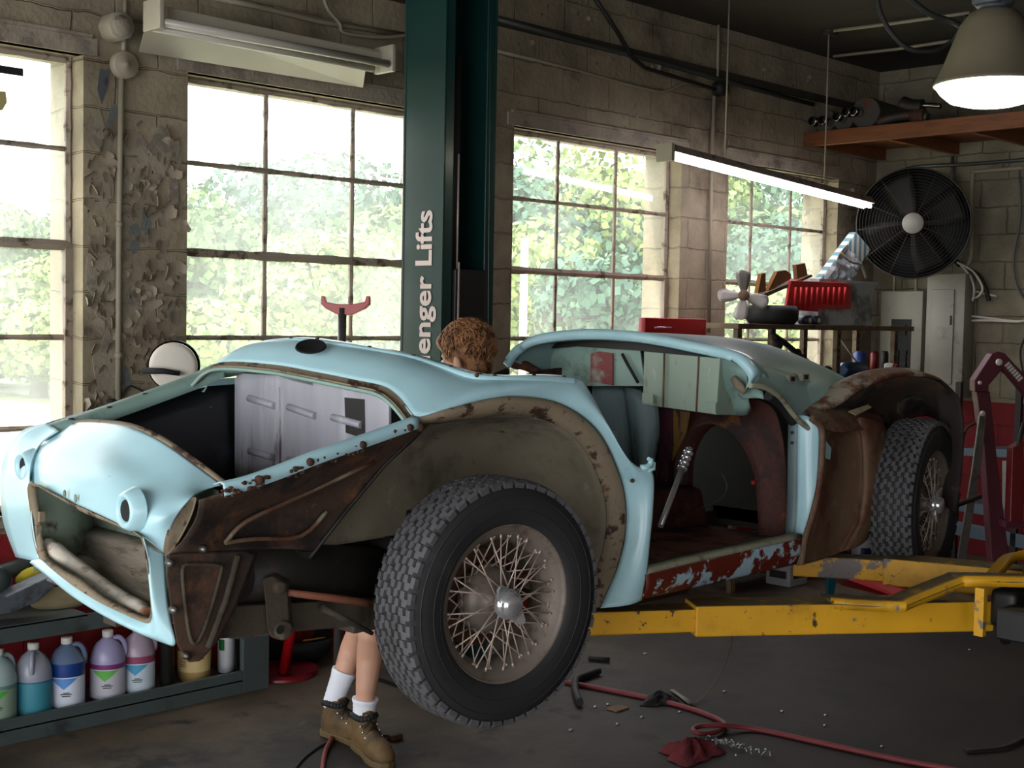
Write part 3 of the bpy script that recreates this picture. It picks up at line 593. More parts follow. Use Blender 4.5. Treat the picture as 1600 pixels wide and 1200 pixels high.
# --- wheels
def tyre_prof():
    o = [(.207, -.060), (.214, -.076), (.240, -.085), (.272, -.086), (.300, -.079), (.318, -.068), (.324, -.055), (.3265, -.03), (.3275, 0)]
    return o+[(r, -y) for r, y in reversed(o[:-1])]
def make_wheel(full=True):
    w = thing('wheel', None, None, (0, 0, 0), parent=car); WM[w] = Matrix.Identity(4); w.matrix_parent_inverse = Matrix.Identity(4)
    b = MB(); pr = [(p.x, p.y) for p in crv([Vector((r, y, 0)) for r, y in tyre_prof()], 3)]; b.lathe(pr, 96, 'Y')
    for r, y in ((.252, -.0868), (.290, -.0832), (.228, -.0815)):
        b.lathe([(r-.002, y+.002), (r-.001, y-.0012), (r+.001, y-.0012), (r+.002, y+.002)], 96, 'Y')
    n = 50; da = 2*pi/n
    ys = [-.071, -.043, -.0145, .0145, .043, .071]
    unit = [(.03, .05), (.50, .0), (.54, .36), (.97, .42), (.97, .95), (.50, 1), (.46, .64), (.03, .58)]
    def rad(y): return .3305-max(0, abs(y)-.045)**2*9
    for ri in range(5):
        y0, y1 = ys[ri]+.0009, ys[ri+1]-.0009
        for k in range(n):
            off = (ri % 2)*.5+(.25 if ri > 2 else 0); vs = []
            un = [(u, v if ri % 2 else 1-v) for u, v in unit]
            for rr_ in (-.009, 0.002):
                for u, v in un:
                    y = y0+(y1-y0)*v; r = rad(y)+rr_; a = (k+off+u)*da
                    vs.append((r*cos(a), y, r*sin(a)))
            m8 = 8; b.add(vs, [[8+i for i in (0, 1, 2, 7)], [8+i for i in (7, 2, 3, 6)], [8+i for i in (6, 3, 4, 5)]]+[(i, (i+1) % 8, 8+(i+1) % 8, 8+i) for i in range(8)], 1)
    # shoulder lugs
    for k in range(n):
        for sgn in (-1, 1):
            a0 = (k+.1)*da; a1 = (k+.78)*da; vs = []
            for a in (a0, a1):
                for (r, y) in ((.3275, .0705), (.322, .080), (.309, .0795), (.31, .068)): vs.append((r*cos(a), y*sgn, r*sin(a)))
            b.add(vs, [(0, 1, 5, 4), (1, 2, 6, 5), (0, 3, 2, 1), (4, 5, 6, 7)], 1)
    b.build('tyre', [m_tyre, m_tread], w, world=False)
    b = MB(); pr = [(.2125, -.060), (.2145, -.070), (.211, -.073), (.206, -.066), (.200, -.060), (.186, -.055), (.180, -.040), (.166, -.028), (.162, 0), (.166, .03), (.180, .045), (.200, .06), (.2125, .07)]
    b.lathe(pr, 72, 'Y'); b.build('rim', m_rim, w, world=False, solid=.002)
    if full:
        b = MB(); b.lathe([(.0, -.02), (.030, -.075), (.033, -.06), (.034, -.045), (.046, -.03), (.060, -.026), (.078, -.018), (.088, .0), (.088, .04), (.05, .06)], 40, 'Y'); b.lathe([(.088, .004), (.094, .004), (.096, .02), (.09, .03)], 40, 'Y'); b.build('hub', m_rim, w, world=False)
        b = MB(); b.lathe([(.0, .045), (.13, .045), (.135, .05), (.135, .085)], 40, 'Y'); b.build('brake_drum', m_rustb, w, world=False)
        sp = None
        def spoke(p, q):
            o = MB().tube([p, q], .0021, 5).tube([lerp(p, q, .93), q], .0036, 6).build('spoke', m_spoke, w, world=False); return o
        pr = [spoke(Vector((.031*cos(a), -.068, .031*sin(a))), Vector((.184*cos(a+s*.62), -.050, .184*sin(a+s*.62)))) for a, s in ((0, 1), (0, -1))]
        pr2 = [spoke(Vector((.084*cos(a), .006, .084*sin(a))), Vector((.180*cos(a+s*.50), -.040, .180*sin(a+s*.50)))) for a, s in ((0, 1), (0, -1))]
        for k in range(1, 12):
            for o in pr: c = o.copy(); COL.objects.link(c); c.rotation_euler = (0, k*pi/6, 0)
        for k in range(1, 20):
            for o in pr2: c = o.copy(); COL.objects.link(c); c.rotation_euler = (0, k*pi/10+.05, 0)
        b = MB(); b.lathe([(0, -.108), (.022, -.107), (.028, -.103), (.033, -.098), (.033, -.088), (.040, -.082), (.042, -.070), (.036, -.058), (.030, -.055)], 32, 'Y')
        for s in (1, -1):
            M = Matrix.Rotation(0 if s > 0 else pi, 4, 'Y')
            poly = [(-.024, -.086, .020), (-.020, -.088, .046), (-.009, -.094, .066), (0, -.096, .070), (.009, -.094, .066), (.020, -.088, .046), (.024, -.086, .020)]
            b.prism(poly, (0, .011, 0), M=M)
        b.build('wheel_spinner', m_chrome, w, world=False, bevel=.002)
    return w
w0 = make_wheel()
def copyw(src):
    c = src.copy(); COL.objects.link(c)
    for ch in src.children: d = ch.copy(); COL.objects.link(d); d.parent = c
    return c
w1 = copyw(w0)
Ci = Matrix.Translation((3.5, 3.08, .66)).inverted()
def setw(w, loc, rz, ry, flip=False):
    Mx = Matrix.Translation(loc) @ Matrix.Rotation(rz+(pi if flip else 0), 4, 'Z') @ Matrix.Rotation(ry, 4, 'Y')
    w.matrix_parent_inverse = Matrix.Identity(4); w.parent = car
    L_ = (Ci @ Mx); w.location = L_.translation; w.rotation_euler = L_.to_euler()
HUBF = A(790, 943, Y=2.44)
setw(w0, (HUBF.x+.006, 2.505, HUBF.z), radians(-5), radians(-38))
HUBR = A(1466, 787, Y=2.44)
setw(w1, (HUBR.x-.055, 2.505, HUBR.z), radians(11), radians(20))
wf = make_wheel(False); setw(wf, (HUBF.x, 3.66, HUBF.z+.02), radians(-5), 0, True)
wr = copyw(wf); setw(wr, (HUBR.x, 3.66, HUBR.z+.02), 0, 0, True)
# --- cockpit
sill_t = [A(1008, 898, Y=2.50), A(1080, 880, Y=2.50), A(1160, 862, Y=2.50), A(1254, 841, Y=2.50)]
sill_b = [A(1000, 936, Y=2.52), A(1080, 918, Y=2.52), A(1160, 900, Y=2.52), A(1248, 880, Y=2.52)]
part(MB().grid(surf([sill_t, [lerp(a, c, .5)+Vector((0, -.012, 0)) for a, c in zip(sill_t, sill_b)], sill_b], 6, 4)), 'outer_sill', m_flaking, solid=.003)
b = MB(); g = []
for p in crv(sill_t, 4): g.append([p+Vector((0, 0, .0)), p+Vector((0, .004, .014)), p+Vector((0, .035, .016)), p+Vector((0, .045, .0))])
part(b.grid(g), 'sill_lip', m_cream, solid=.003)
b = MB(); g = []
for p in crv(sill_t, 4): g.append([p+Vector((0, .045, .002)), p+Vector((0, .055, -.016)), p+Vector((0, .085, -.016)), p+Vector((0, .09, -.004)), p+Vector((0, .12, -.006)), p+Vector((0, .125, -.03))])
part(b.grid(g), 'inner_sill', mat('grey green sill step', (72, 80, 72), .6, spots=[((44, 44, 40), 6, .5, .64)]), solid=.003)
fz = .975
part(MB().grid(surf([[Vector((x, y, fz+.006*sin(9*x)*sin(7*y)))for x in (2.75, 3.1, 3.4, 3.7, 4.06)] for y in (2.62, 2.8, 3.0, 3.3, 3.58)], 4, 4)), 'floor_pan', m_rfloor, solid=.004)
part(MB().prism([(2.72, 2.95, fz), (4.05, 2.98, fz), (4.05, 3.02, fz+.14), (2.72, 2.98, fz+.2), ], (0, .16, 0)), 'transmission_tunnel', m_rustred, bevel=.02)
b = MB().box((2.70, 2.95, fz), (2.72, 3.6, 1.5)).box((3.12, 2.66, fz), (3.13, 2.9, 1.40)); part(b, 'toe_board', m_greyblue)
# far interior side
g = [[Vector((x, 3.60, z)) for x, z in ((2.9, 1.50), (3.2, 1.46), (3.5, 1.46), (3.7, 1.54), (4.1, 1.56))], [Vector((x, 3.64, .92)) for x in (2.9, 3.2, 3.6, 3.8, 4.1)]]
part(MB().grid(surf(g, 3, 3)), 'far_side_panel', m_rustred, solid=.01)
part(MB().tube(crv([Vector((2.75, 3.60, 1.56)), Vector((3.0, 3.64, 1.54)), Vector((3.2, 3.66, 1.50)), Vector((3.45, 3.66, 1.50)), Vector((3.6, 3.64, 1.54))], 4), .014, 8), 'far_door_top', m_dark)
# rear bulkhead with the rusted arch
def ab(x, y): return A(x, y, X=4.02)
hole = [(1062, 862), (1060, 800), (1058, 740), (1066, 700), (1085, 672), (1110, 662), (1135, 668), (1160, 690), (1176, 720), (1186, 760), (1192, 862)]
out = [(1030, 868), (1012, 790), (1005, 720), (1005, 660), (1030, 630), (1100, 620), (1160, 620), (1205, 635), (1222, 680), (1228, 740), (1232, 862)]
H = crv([ab(*p) for p in hole], 3); O = crv([ab(*p) for p in out], 3)
g = [O, [lerp(a, c, .9) for a, c in zip(O, H)], [p+Vector((-.02, 0, 0)) for p in H], [p+Vector((.10, 0, 0)) for p in H]]
part(MB().grid(g), 'rear_bulkhead', m_rustred)
part(MB().box((4.5, 2.78, .9), (4.52, 3.6, 1.5)), 'boot_bulkhead', m_dark)
def pl(name, pts, X_, mt, d=.006, **k): return part(MB().prism([A(x, y, X=X_) for x, y in pts], (d, 0, 0)), name, mt, **k)
pl('grey_side_panel', [(925, 600), (1000, 600), (1012, 780), (1000, 800), (960, 800), (925, 660)], 3.98, m_greyblue)
b = MB(); b.grid(surf([[A(975, 605, X=3.93), A(985, 680, X=3.93), A(992, 740, X=3.93)], [A(1000, 610, X=3.9), A(1004, 680, X=3.88), A(1004, 740, X=3.88)], [A(1028, 632, X=3.93), A(1030, 680, X=3.93), A(1018, 740, X=3.93)]], 3, 3)); part(b, 'bent_sheet', m_greyblue, solid=.004)
m_purple = mat('maroon streaked panel', (74, 36, 48), .55, spots=[((110, 100, 104), 8, .58, .66), ((30, 22, 24), 5, .5, .6)], stretch=(3, 3, .7))
m_ochre = mat('ochre stained panel', (116, 84, 30), .6, spots=[((150, 156, 140), 9, .58, .64), ((40, 26, 20), 6, .48, .58)], stretch=(3, 3, .7))
pl('maroon_strip', [(1030, 636), (1052, 640), (1050, 700), (1036, 780), (1018, 780), (1030, 700)], 4.0, m_purple)
pl('ochre_strip', [(1052, 640), (1078, 644), (1072, 676), (1056, 710), (1050, 720), (1052, 680)], 3.99, m_ochre)
# deck: pale rim of the cockpit opening and the tonneau behind it
rimp = [(789, 566), (798, 551), (812, 540), (838, 527), (883, 520), (930, 518), (986, 521), (1035, 528), (1080, 537), (1114, 544), (1150, 554), (1170, 569), (1180, 586), (1175, 602)]
rx = [3.60, 3.64, 3.68, 3.72, 3.75, 3.77, 3.79, 3.79, 3.79, 3.78, 3.78, 3.78, 3.79, 3.80]
rim = [A(x, y, X=X_) for (x, y), X_ in zip(rimp, rx)]
b = MB(); g = []
for i, p in enumerate(crv(rim, 5)):
    i_ = i/5; inw = Vector((0, 0, -1)) if 2 < i_ < 10 else Vector((0, .7 if i_ > 9 else -.7, -.5)).normalized()
    g.append([p+Vector((.05, 0, .004)), p+Vector((.0, 0, .010)), p+Vector((-.012, 0, .0))+inw*.004, p+Vector((-.010, 0, 0))+inw*.026, p+Vector((.006, 0, 0))+inw*.034])
part(b.grid(g), 'cockpit_rim', m_blue, solid=.003)
tail = []
prof = [(3.66, 1.50, 1.44, 1.36), (3.65, 1.56, 1.50, 1.42), (3.62, 1.61, 1.55, 1.46), (3.55, 1.655, 1.60, 1.50), (3.42, 1.685, 1.63, 1.54), (3.28, 1.70, 1.65, 1.56), (3.15, 1.705, 1.66, 1.57), (3.05, 1.70, 1.66, 1.57), (2.96, 1.69, 1.65, 1.565), (2.88, 1.67, 1.63, 1.55), (2.78, 1.635, 1.59, 1.52), (2.70, 1.59, 1.55, 1.48), (2.63, 1.53, 1.50, 1.43), (2.60, 1.465, 1.44, 1.38)]
r0_ = [p+Vector((.045, 0, .002)) for p in rim]
r1_ = [Vector((4.02, y, z-.005)) for y, z, _, _ in prof]; r2_ = [Vector((4.35, y, b2+.015)) for y, _, b2, _ in prof]; r3_ = [Vector((4.75, max(2.76, y*.9+.31), c2)) for y, _, _, c2 in prof]; r4_ = [Vector((5.25, max(2.80, y*.8+.62), c2-.18)) for y, _, _, c2 in prof]
part(MB().grid(surf([r0_, r1_, r2_, r3_, r4_], 3, 4)), 'rear_deck', m_deck, solid=.003)
for (x, y) in ((1237, 592), (1258, 589)):
    c = A(x, y, Y=2.625); part(MB().box(c+Vector((-.022, -.004, -.013)), c+Vector((.022, .04, .013))), 'hinge_slot', m_cream); part(MB().box(c+Vector((-.012, -.007, -.008)), c+Vector((.010, .0, .008))), 'slot_opening', m_black)
# side drop of the deck down to the wing joint, with the dark curved edge
g = [[A(1176, 600, Y=2.60), A(1200, 607, Y=2.59), A(1224, 622, Y=2.58), A(1246, 646, Y=2.57), A(1262, 660, Y=2.56)], [A(1184, 585, Y=2.62), A(1215, 600, Y=2.61), A(1245, 615, Y=2.60), A(1275, 634, Y=2.59), A(1303, 634, Y=2.59)], [A(1190, 570, Y=2.66), A(1225, 580, Y=2.65), A(1260, 592, Y=2.64), A(1288, 612, Y=2.63), A(1302, 630, Y=2.62)]]
part(MB().grid(surf(g, 4, 3)), 'deck_side', m_deck, solid=.004)
part(MB().tube(crv([A(1172, 602, Y=2.56), A(1196, 606, Y=2.55), A(1220, 622, Y=2.55), A(1240, 648, Y=2.54), A(1256, 664, Y=2.53), A(1276, 678, Y=2.52)], 5), .010, 8), 'door_gap_seal', m_cream)
part(MB().tube(crv([A(1200, 618, Y=2.58), A(1222, 634, Y=2.58), A(1240, 660, Y=2.57)], 5), .018, 8), 'dark_gutter', m_black)
# underside of the deck and panels hanging from it
pl('deck_inner_panel', [(822, 556), (850, 545), (900, 540), (1000, 548), (1008, 603), (870, 603), (850, 585)], 3.86, m_mint)
pl('red_primer_patch', [(923, 553), (936, 549), (957, 552), (957, 602), (922, 596)], 3.85, mat('red primer', (140, 66, 66), .6, spots=[((150, 160, 150), 6, .5, .62)]))
pl('deck_dark_gutter', [(815, 548), (860, 532), (930, 528), (1000, 531), (1100, 545), (1165, 568), (1160, 580), (1080, 556), (1000, 548), (900, 541), (850, 546)], 3.84, m_dark)  # dark strip that follows the underside of the cockpit rim
b = MB(); b.tube(crv([A(795, 566, X=3.66), A(822, 572, X=3.72), A(845, 585, X=3.76), A(862, 592, X=3.8)], 4), [.016, .02, .024, .02, .02]+[.018]*8, 8); part(b, 'rusty_brace', m_rustb)
part(MB().tube([A(972, 553, X=3.845), A(982, 572, X=3.845), A(997, 598, X=3.845)], .006, 6), 'dark_slot', m_black)
m_boxp = mat('pale green box panel', (146, 164, 148), .55, spots=[((118, 88, 56), 5, .57, .68), ((90, 100, 88), 10, .6, .68), ((170, 178, 166), 14, .58, .66)], stretch=(2, 2, .7), tint=.12)
bx = [A(1006, 549, X=3.76), A(1125, 560, X=3.74), A(1119, 648, X=3.74), A(1004, 632, X=3.76)]
hb = part(MB().prism(bx, (.20, .02, -.01)), 'hanging_box', m_boxp, bevel=.003)
for (x0, y0_, x1, y1_) in ((1038, 552, 1036, 636), (1092, 557, 1088, 643)): part(MB().tube([A(x0, y0_, X=3.745), A(x1, y1_, X=3.745)], .004, 6), 'fold_line', m_rback, hb)
part(MB().prism([A(x, y, X=3.735) for x, y in ((1004, 614), (1021, 616), (1021, 630), (1004, 629))], (-.003, 0, 0)), 'box_tab', m_boxp, hb)
part(MB().prism([A(x, y, X=3.725) for x, y in ((1104, 628), (1119, 630), (1119, 645), (1104, 643))], (-.003, 0, 0)), 'box_tab', m_boxp, hb)
g = [[A(1124, 560, X=3.75), A(1150, 566, X=3.80), A(1166, 580, X=3.82), A(1168, 605, X=3.82)], [A(1119, 648, X=3.76), A(1140, 648, X=3.86), A(1165, 648, X=3.90), A(1172, 640, X=3.92)]]
part(MB().grid(surf(g, 3, 4)), 'side_gusset', m_mint, solid=.004)
part(MB().tube([A(1146, 590, X=3.80), A(1156, 604, X=3.80), A(1164, 614, X=3.80)], [.012, .018, .008], 8), 'rusty_bracket', m_flange)
part(MB().grid(surf([[A(1150, 612, X=3.86), A(1175, 606, X=3.84), A(1192, 612, X=3.84)], [A(1160, 624, X=3.84), A(1180, 622, X=3.83), A(1194, 624, X=3.83)]], 3, 2)), 'small_shelf_panel', m_mint, solid=.004)
# chrome jack handle leaning in the doorway
m_pale = mat('bright steel', (186, 184, 184), .35, .5)
t = thing('jack_handle', 'chrome jack handle with ribbed grip leaning in the open doorway of the car', 'tool', A(1035, 822, Y=2.72))
p0, p1 = A(1032, 822, Y=2.72), A(1077, 702, Y=2.82)
MB().tube([p0, lerp(p0, p1, .5), lerp(p0, p1, .74)], [.010, .010, .011], 10).build('shaft', m_pale, t)
pp = [lerp(p0, p1, .72+.28*i/24) for i in range(25)]; MB().tube(pp, [.015+.005*sin(i*pi*2/6) for i in range(25)], 12).build('ribbed_grip', m_chrome, t)
# loose wire lying in the cockpit
part(MB().tube(crv([A(1085, 798, X=3.95), A(1125, 780, X=3.95), A(1136, 760, X=3.95), A(1128, 740, X=3.95)], 5), .0022, 5), 'loose_wire', m_gal)
part(MB().ball(A(1177, 754, X=4.0), .010, 8), 'red_lamp_lens', mat('red lens', (150, 20, 20), .3))
# --- B-post and inner rear panel
b = MB(); g = [[A(1233, 645, Y=2.60), A(1232, 700, Y=2.60), A(1231, 780, Y=2.60), A(1228, 838, Y=2.60)], [A(1248, 650, Y=2.56), A(1247, 700, Y=2.56), A(1246, 780, Y=2.56), A(1243, 842, Y=2.56)]]
part(b.grid(surf(g, 4, 1)), 'inner_post', m_greyblue, solid=.004)
g = [[A(1247, 648, Y=2.56), A(1247, 700, Y=2.56), A(1246, 780, Y=2.56), A(1242, 840, Y=2.56)], [A(1266, 652, Y=2.52), A(1265, 700, Y=2.52), A(1262, 780, Y=2.52), A(1252, 838, Y=2.52)], [A(1279, 668, Y=2.50), A(1280, 700, Y=2.50), A(1274, 780, Y=2.50), A(1260, 838, Y=2.50)]]
part(MB().grid(surf(g, 4, 3)), 'door_post', m_blue, solid=.004)
b = MB()
for (x, y) in ((1237, 676), (1242, 682), (1237, 692), (1246, 672), (1248, 692)): b.ball(A(x, y, Y=2.575), .006, 6)
part(b, 'post_hole', m_black)
part(MB().tube(crv([A(1268, 654, Y=2.49), A(1283, 668, Y=2.485), A(1285, 700, Y=2.485), A(1280, 760, Y=2.485), A(1268, 810, Y=2.485), A(1258, 842, Y=2.49), A(1252, 882, Y=2.50)], 5), .010, 8, flat=1.3), 'post_edge', m_rback)
ccols = [[(1278, 655), (1286, 700), (1282, 760), (1270, 820), (1256, 850), (1244, 884)],
         [(1310, 652), (1312, 690), (1310, 760), (1302, 810), (1292, 845), (1276, 876)],
         [(1335, 655), (1344, 700), (1346, 760), (1340, 810), (1325, 840), (1310, 864)],
         [(1345, 652), (1352, 700), (1352, 760), (1346, 810), (1334, 838), (1322, 860)],
         [(1370, 655), (1378, 700), (1376, 750), (1366, 800), (1354, 830), (1342, 852)],
         [(1378, 658), (1388, 690), (1386, 740), (1376, 790), (1364, 822), (1354, 842)]]
yy = [2.50, 2.545, 2.545, 2.515, 2.52, 2.56]
g = [[A(x, y, Y=yy[i]) for x, y in c] for i, c in enumerate(ccols)]
part(MB().grid(surf(g, 4, 4)), 'inner_rear_panel', m_rback, solid=.004)
part(MB().grid(surf([[A(1262, 642, Y=2.56), A(1300, 636, Y=2.56), A(1340, 640, Y=2.56), A(1380, 650, Y=2.56)], [A(1278, 668, Y=2.50), A(1310, 676, Y=2.50), A(1345, 672, Y=2.51), A(1380, 668, Y=2.54)]], 4, 3)), 'panel_top', m_rback, solid=.004)
pts = [A(1290, 690, Y=2.50), A(1298, 700, Y=2.51), A(1296, 718, Y=2.51), A(1289, 716, Y=2.50)]
part(MB().prism(pts, (0, -.003, 0)), 'blue_paint_patch', m_blue)
part(MB().prism([A(1326, 642, Y=2.50), A(1356, 632, Y=2.50), A(1362, 636, Y=2.47), A(1338, 648, Y=2.46)], (0, .002, -.004)), 'torn_tab', m_flange)
# --- rear wing stub over the wheel
r_out = [A(1262, 646, Y=2.56), A(1300, 634, Y=2.54), A(1335, 610, Y=2.52), A(1370, 592, Y=2.50), A(1405, 583, Y=2.48), A(1440, 584, Y=2.46), A(1470, 592, Y=2.44), A(1494, 616, Y=2.42), A(1503, 650, Y=2.41), A(1504, 690, Y=2.41), A(1500, 745, Y=2.42), A(1492, 800, Y=2.43)]
r_top = [p+Vector((0, .10, .012)) for p in r_out]
r_in = [A(1285, 655, Y=2.58), A(1320, 640, Y=2.56), A(1350, 622, Y=2.54), A(1382, 608, Y=2.53), A(1412, 602, Y=2.52), A(1440, 604, Y=2.51), A(1462, 614, Y=2.5), A(1480, 636, Y=2.49), A(1488, 664, Y=2.49), A(1491, 700, Y=2.49), A(1490, 745, Y=2.5), A(1484, 798, Y=2.5)]
m_wingtop = mat('rusted wing top', (96, 52, 36), .7, spots=[((150, 140, 124), 5, .52, .6), ((60, 34, 24), 9, .54, .64)], bump=(40, .5), tint=.2)
g = [r_top, [lerp(a, c, .5)+Vector((0, 0, .012)) for a, c in zip(r_top, r_out)], r_out, [lerp(a, c, .28 if k < 6 else .15)+Vector((0, -.004, 0)) for k, (a, c) in enumerate(zip(r_out, r_in))]]
wg = part(MB().grid(surf([r[:7] for r in g], 4, 3)), 'rear_wing', m_wingtop, solid=.003)
part(MB().grid(surf([r[6:] for r in g], 4, 3)), 'wing_tail', mat('dark wing tail', (40, 32, 28), .8, spots=[((90, 50, 28), 14, .58, .68)], bump=(50, .5)), wg, solid=.003)  # rear stretch of the wing stub, in a darker colour
wh = [A(1385, 700, Y=2.66), A(1392, 680, Y=2.66), A(1404, 664, Y=2.66), A(1420, 652, Y=2.66), A(1438, 646, Y=2.66), A(1456, 648, Y=2.66), A(1470, 658, Y=2.66), A(1480, 676, Y=2.66), A(1484, 696, Y=2.66), A(1486, 720, Y=2.66), A(1486, 750, Y=2.66), A(1480, 796, Y=2.66)]
m_grind = mat('dark rusty wheel arch', (62, 50, 40), .85, spots=[((120, 122, 112), 3, .56, .66), ((94, 52, 24), 10, .5, .62), ((22, 18, 16), 5, .5, .62)], bump=(50, .7, .006), tint=.3)
part(MB().grid(surf([[lerp(a, c, .28) for a, c in zip(r_out, r_in)], r_in, [lerp(a, c, .5)+Vector((0, .05, 0)) for a, c in zip(r_in, wh)], wh], 4, 4)), 'rear_wheel_arch', m_grind, solid=.003)
part(MB().tube(crv(wh[:9], 4), .012, 8), 'arch_seam', m_rustb)
g = [[Vector((x, 2.72, z)) for x, z in ((4.50, 1.44), (4.7, 1.48), (4.9, 1.46), (5.1, 1.4))], [Vector((x, 2.78, 1.2)) for x in (4.5, 4.7, 4.9, 5.1)], [Vector((x, 2.74, .9)) for x in (4.5, 4.7, 4.9, 5.1)]]
part(MB().grid(surf(g, 3, 3)), 'inner_wheelhouse', m_dark, solid=.004)
# ================================================================ vehicle lift
m_green = mat('dark green lift paint', (15, 50, 47), .32, coat=.3, tint=.12, spots=[((10, 30, 30), 8, .62, .7)])
m_gblack = mat('black carriage steel', (14, 14, 16), .5, tint=.2)
m_letter = mat('white lettering', (214, 196, 190), .6, tint=.05)
lift = thing('vehicle_lift', 'green two-post vehicle lift with yellow arms that holds up the light blue car', 'vehicle lift', (4.15, 3.1, 0))
def column(yf, s):     # s=+1: opening faces -Y (far column), s=-1: opening faces +Y
    x0, x1 = 4.02, 4.345; d = .29*s; t = .012; z1 = 3.62
    b = MB(); y0, y1 = sorted((yf, yf+d))
    b.box((x0, y0, 0), (x0+t, y1, z1)); b.box((x1-t, y0, 0), (x1, y1, z1)); yb = yf+d
    b.box((x0, min(yb, yb-t*s), 0), (x1, max(yb, yb-t*s), z1))
    for xa, xb in ((x0, x0+.06), (x1-.06, x1)): b.box((xa, min(yf, yf+t*s), 0), (xb, max(yf, yf+t*s), z1))
    b.build('column', m_green, lift, bevel=.004)
    b = MB(); b.box((x0-.08, min(yf-.1*s, yf+.42*s), 0), (x1+.08, max(yf-.1*s, yf+.42*s), .02)); b.build('base_plate', m_gblack, lift)
    zc_ = .62 if s > 0 else .76
    b = MB(); b.box((x0+.065, min(yf-.02*s, yf+.2*s), zc_), (x1-.065, max(yf-.02*s, yf+.2*s), 1.97+.0)); b.box((x0-.03, min(yf-.16*s, yf-.02*s), .66 if s > 0 else .765), (x1+.03, max(yf-.16*s, yf-.02*s), .86)); b.build('carriage', m_gblack, lift, bevel=.006)
    b = MB(); b.tube([(x0+.125, yf+.08*s, 1.9), (x0+.125, yf+.08*s, 2.95)], .036, 16); b.build('hydraulic_cylinder', m_dark, lift)
    b = MB(); b.tube([(x0+.108, yf+.02*s, 1.97), (x0+.108, yf+.02*s, 2.5)], .005, 8); b.tube([(x0+.075, yf-.03*s, .9), (x0+.075, yf-.03*s, 2.0)], .005, 8); b.build('cable', m_spoke, lift)
column(4.50, 1); column(1.66, -1)
MB().box((4.05, 1.4, 3.60), (4.31, 4.75, 3.66)).build('overhead_beam', m_green, lift)
def text(s, size, M, mt, parent=None, ext=.0008, off=0, name='lettering', align='LEFT'):
    c = bpy.data.curves.new(name, 'FONT'); c.body = s; c.size = size; c.extrude = ext; c.offset = off; c.align_x = align; c.materials.append(mt)
    c.resolution_u = 3
    tmp = bpy.data.objects.new(name, c); COL.objects.link(tmp); bpy.context.view_layer.update()
    me = bpy.data.meshes.new_from_object(tmp.evaluated_get(bpy.context.evaluated_depsgraph_get())); bpy.data.objects.remove(tmp)
    o = bpy.data.objects.new(name, me); COL.objects.link(o)
    if parent is not None: o.parent = parent; o.matrix_parent_inverse = WM[parent].inverted()
    o.matrix_basis = M; WM[o] = M; return o
ztop = A(665, 328, X=4.02).z; pb = A(673, 450, X=4.018)
Mx = Matrix(((0, 0, -1, 4.0185), (0, 1, 0, pb.y), (1, 0, 0, ztop), (0, 0, 0, 1)))
text('Challenger Lifts', .158, Mx @ Matrix.Scale(1.0, 4), m_letter, lift, off=.0035, align='RIGHT')
m_yeltop = mat('grimy yellow arm top', (112, 92, 56), .7, spots=[((150, 148, 150), 3, .54, .64), ((170, 128, 30), 12, .56, .64)], tint=.2)
def arm(p, q, h, w, zb, name='lift_arm', tele=None, par=None):
    """box arm from p to q (xy), bottom zb, height h, width w"""
    p = Vector((p[0], p[1], zb)); q = Vector((q[0], q[1], zb)); d = (q-p).normalized(); n = Vector((-d.y, d.x, 0))*(w/2)
    b = MB(); poly = [p+n, q+n, q-n, p-n]
    b.prism(poly, (0, 0, h)); b.m = [1 if k == 1 else 0 for k in range(len(b.m))]
    o = b.build(name, [m_yel, m_yeltop], par or lift, bevel=.006); return o, d, n
# near column, front arm (the long one across the picture)
P0, P1, P2 = (3.97, 1.80), (3.19, 2.42), (2.98, 2.66)
P0 = A(1538, 968, Z=.77); P1 = A(1078, 962, Z=.80); P2 = A(905, 958, Z=.82); P0 = (P0.x, P0.y); P1 = (P1.x, P1.y); P2 = (P2.x, P2.y)
a1, d, n = arm(P0, P1, .10, .13, .745)
arm((P1[0]-d.x*.05, P1[1]-d.y*.05), (P2[0], P2[1]), .075, .095, .757, 'inner_arm', par=a1)
b = MB(); b.lathe([(.05, .83), (.06, .84), (.06, .875), (.0, .875)], 24, 'Z', (P2[0], P2[1], 0)); b.build('lift_pad', m_black, a1)
# guard bar bent over the pivot
b = MB(); gp = crv([A(1303, 943, Z=.87), A(1405, 948, Z=.87), A(1425, 942, Z=.88), A(1500, 912, Z=.92), A(1522, 908, Z=.93), A(1640, 910, Z=.93)], 4)
b.grid([[p+Vector((.03, .03, -.002)) for p in gp], [p+Vector((.028, .028, .012)) for p in gp], [p+Vector((0, 0, .014)) for p in gp], [p+Vector((0, 0, -.018)) for p in gp]]); b.build('guard_bar', [m_yel], a1, solid=.004)
gp2 = [p+Vector((.10, .11, 0)) for p in gp]
b = MB(); b.grid([gp, gp2]); b.build('guard_plate', m_yeltop, a1, solid=.004)
q = A(1532, 960, Z=.84)
MB().box((q.x-.012, q.y-.015, .772), (q.x+.012, q.y+.015, .925)).build('guard_post', m_yel, a1)
q = A(1575, 945, Z=.85)
b = MB(); b.bbox((q.x-.03, q.y-.04, .775), (q.x+.12, q.y+.05, .90), .02); b.build('pivot_block', m_gblack, a1)
b = MB(); r1 = A(1545, 975, Z=.74); r2 = A(1640, 978, Z=.74); b.prism([r1, r2, r2+Vector((.0, .0, .022)), r1+Vector((0, 0, .022))], (.05, .05, 0)); b.build('guard_rail', m_yel, a1)
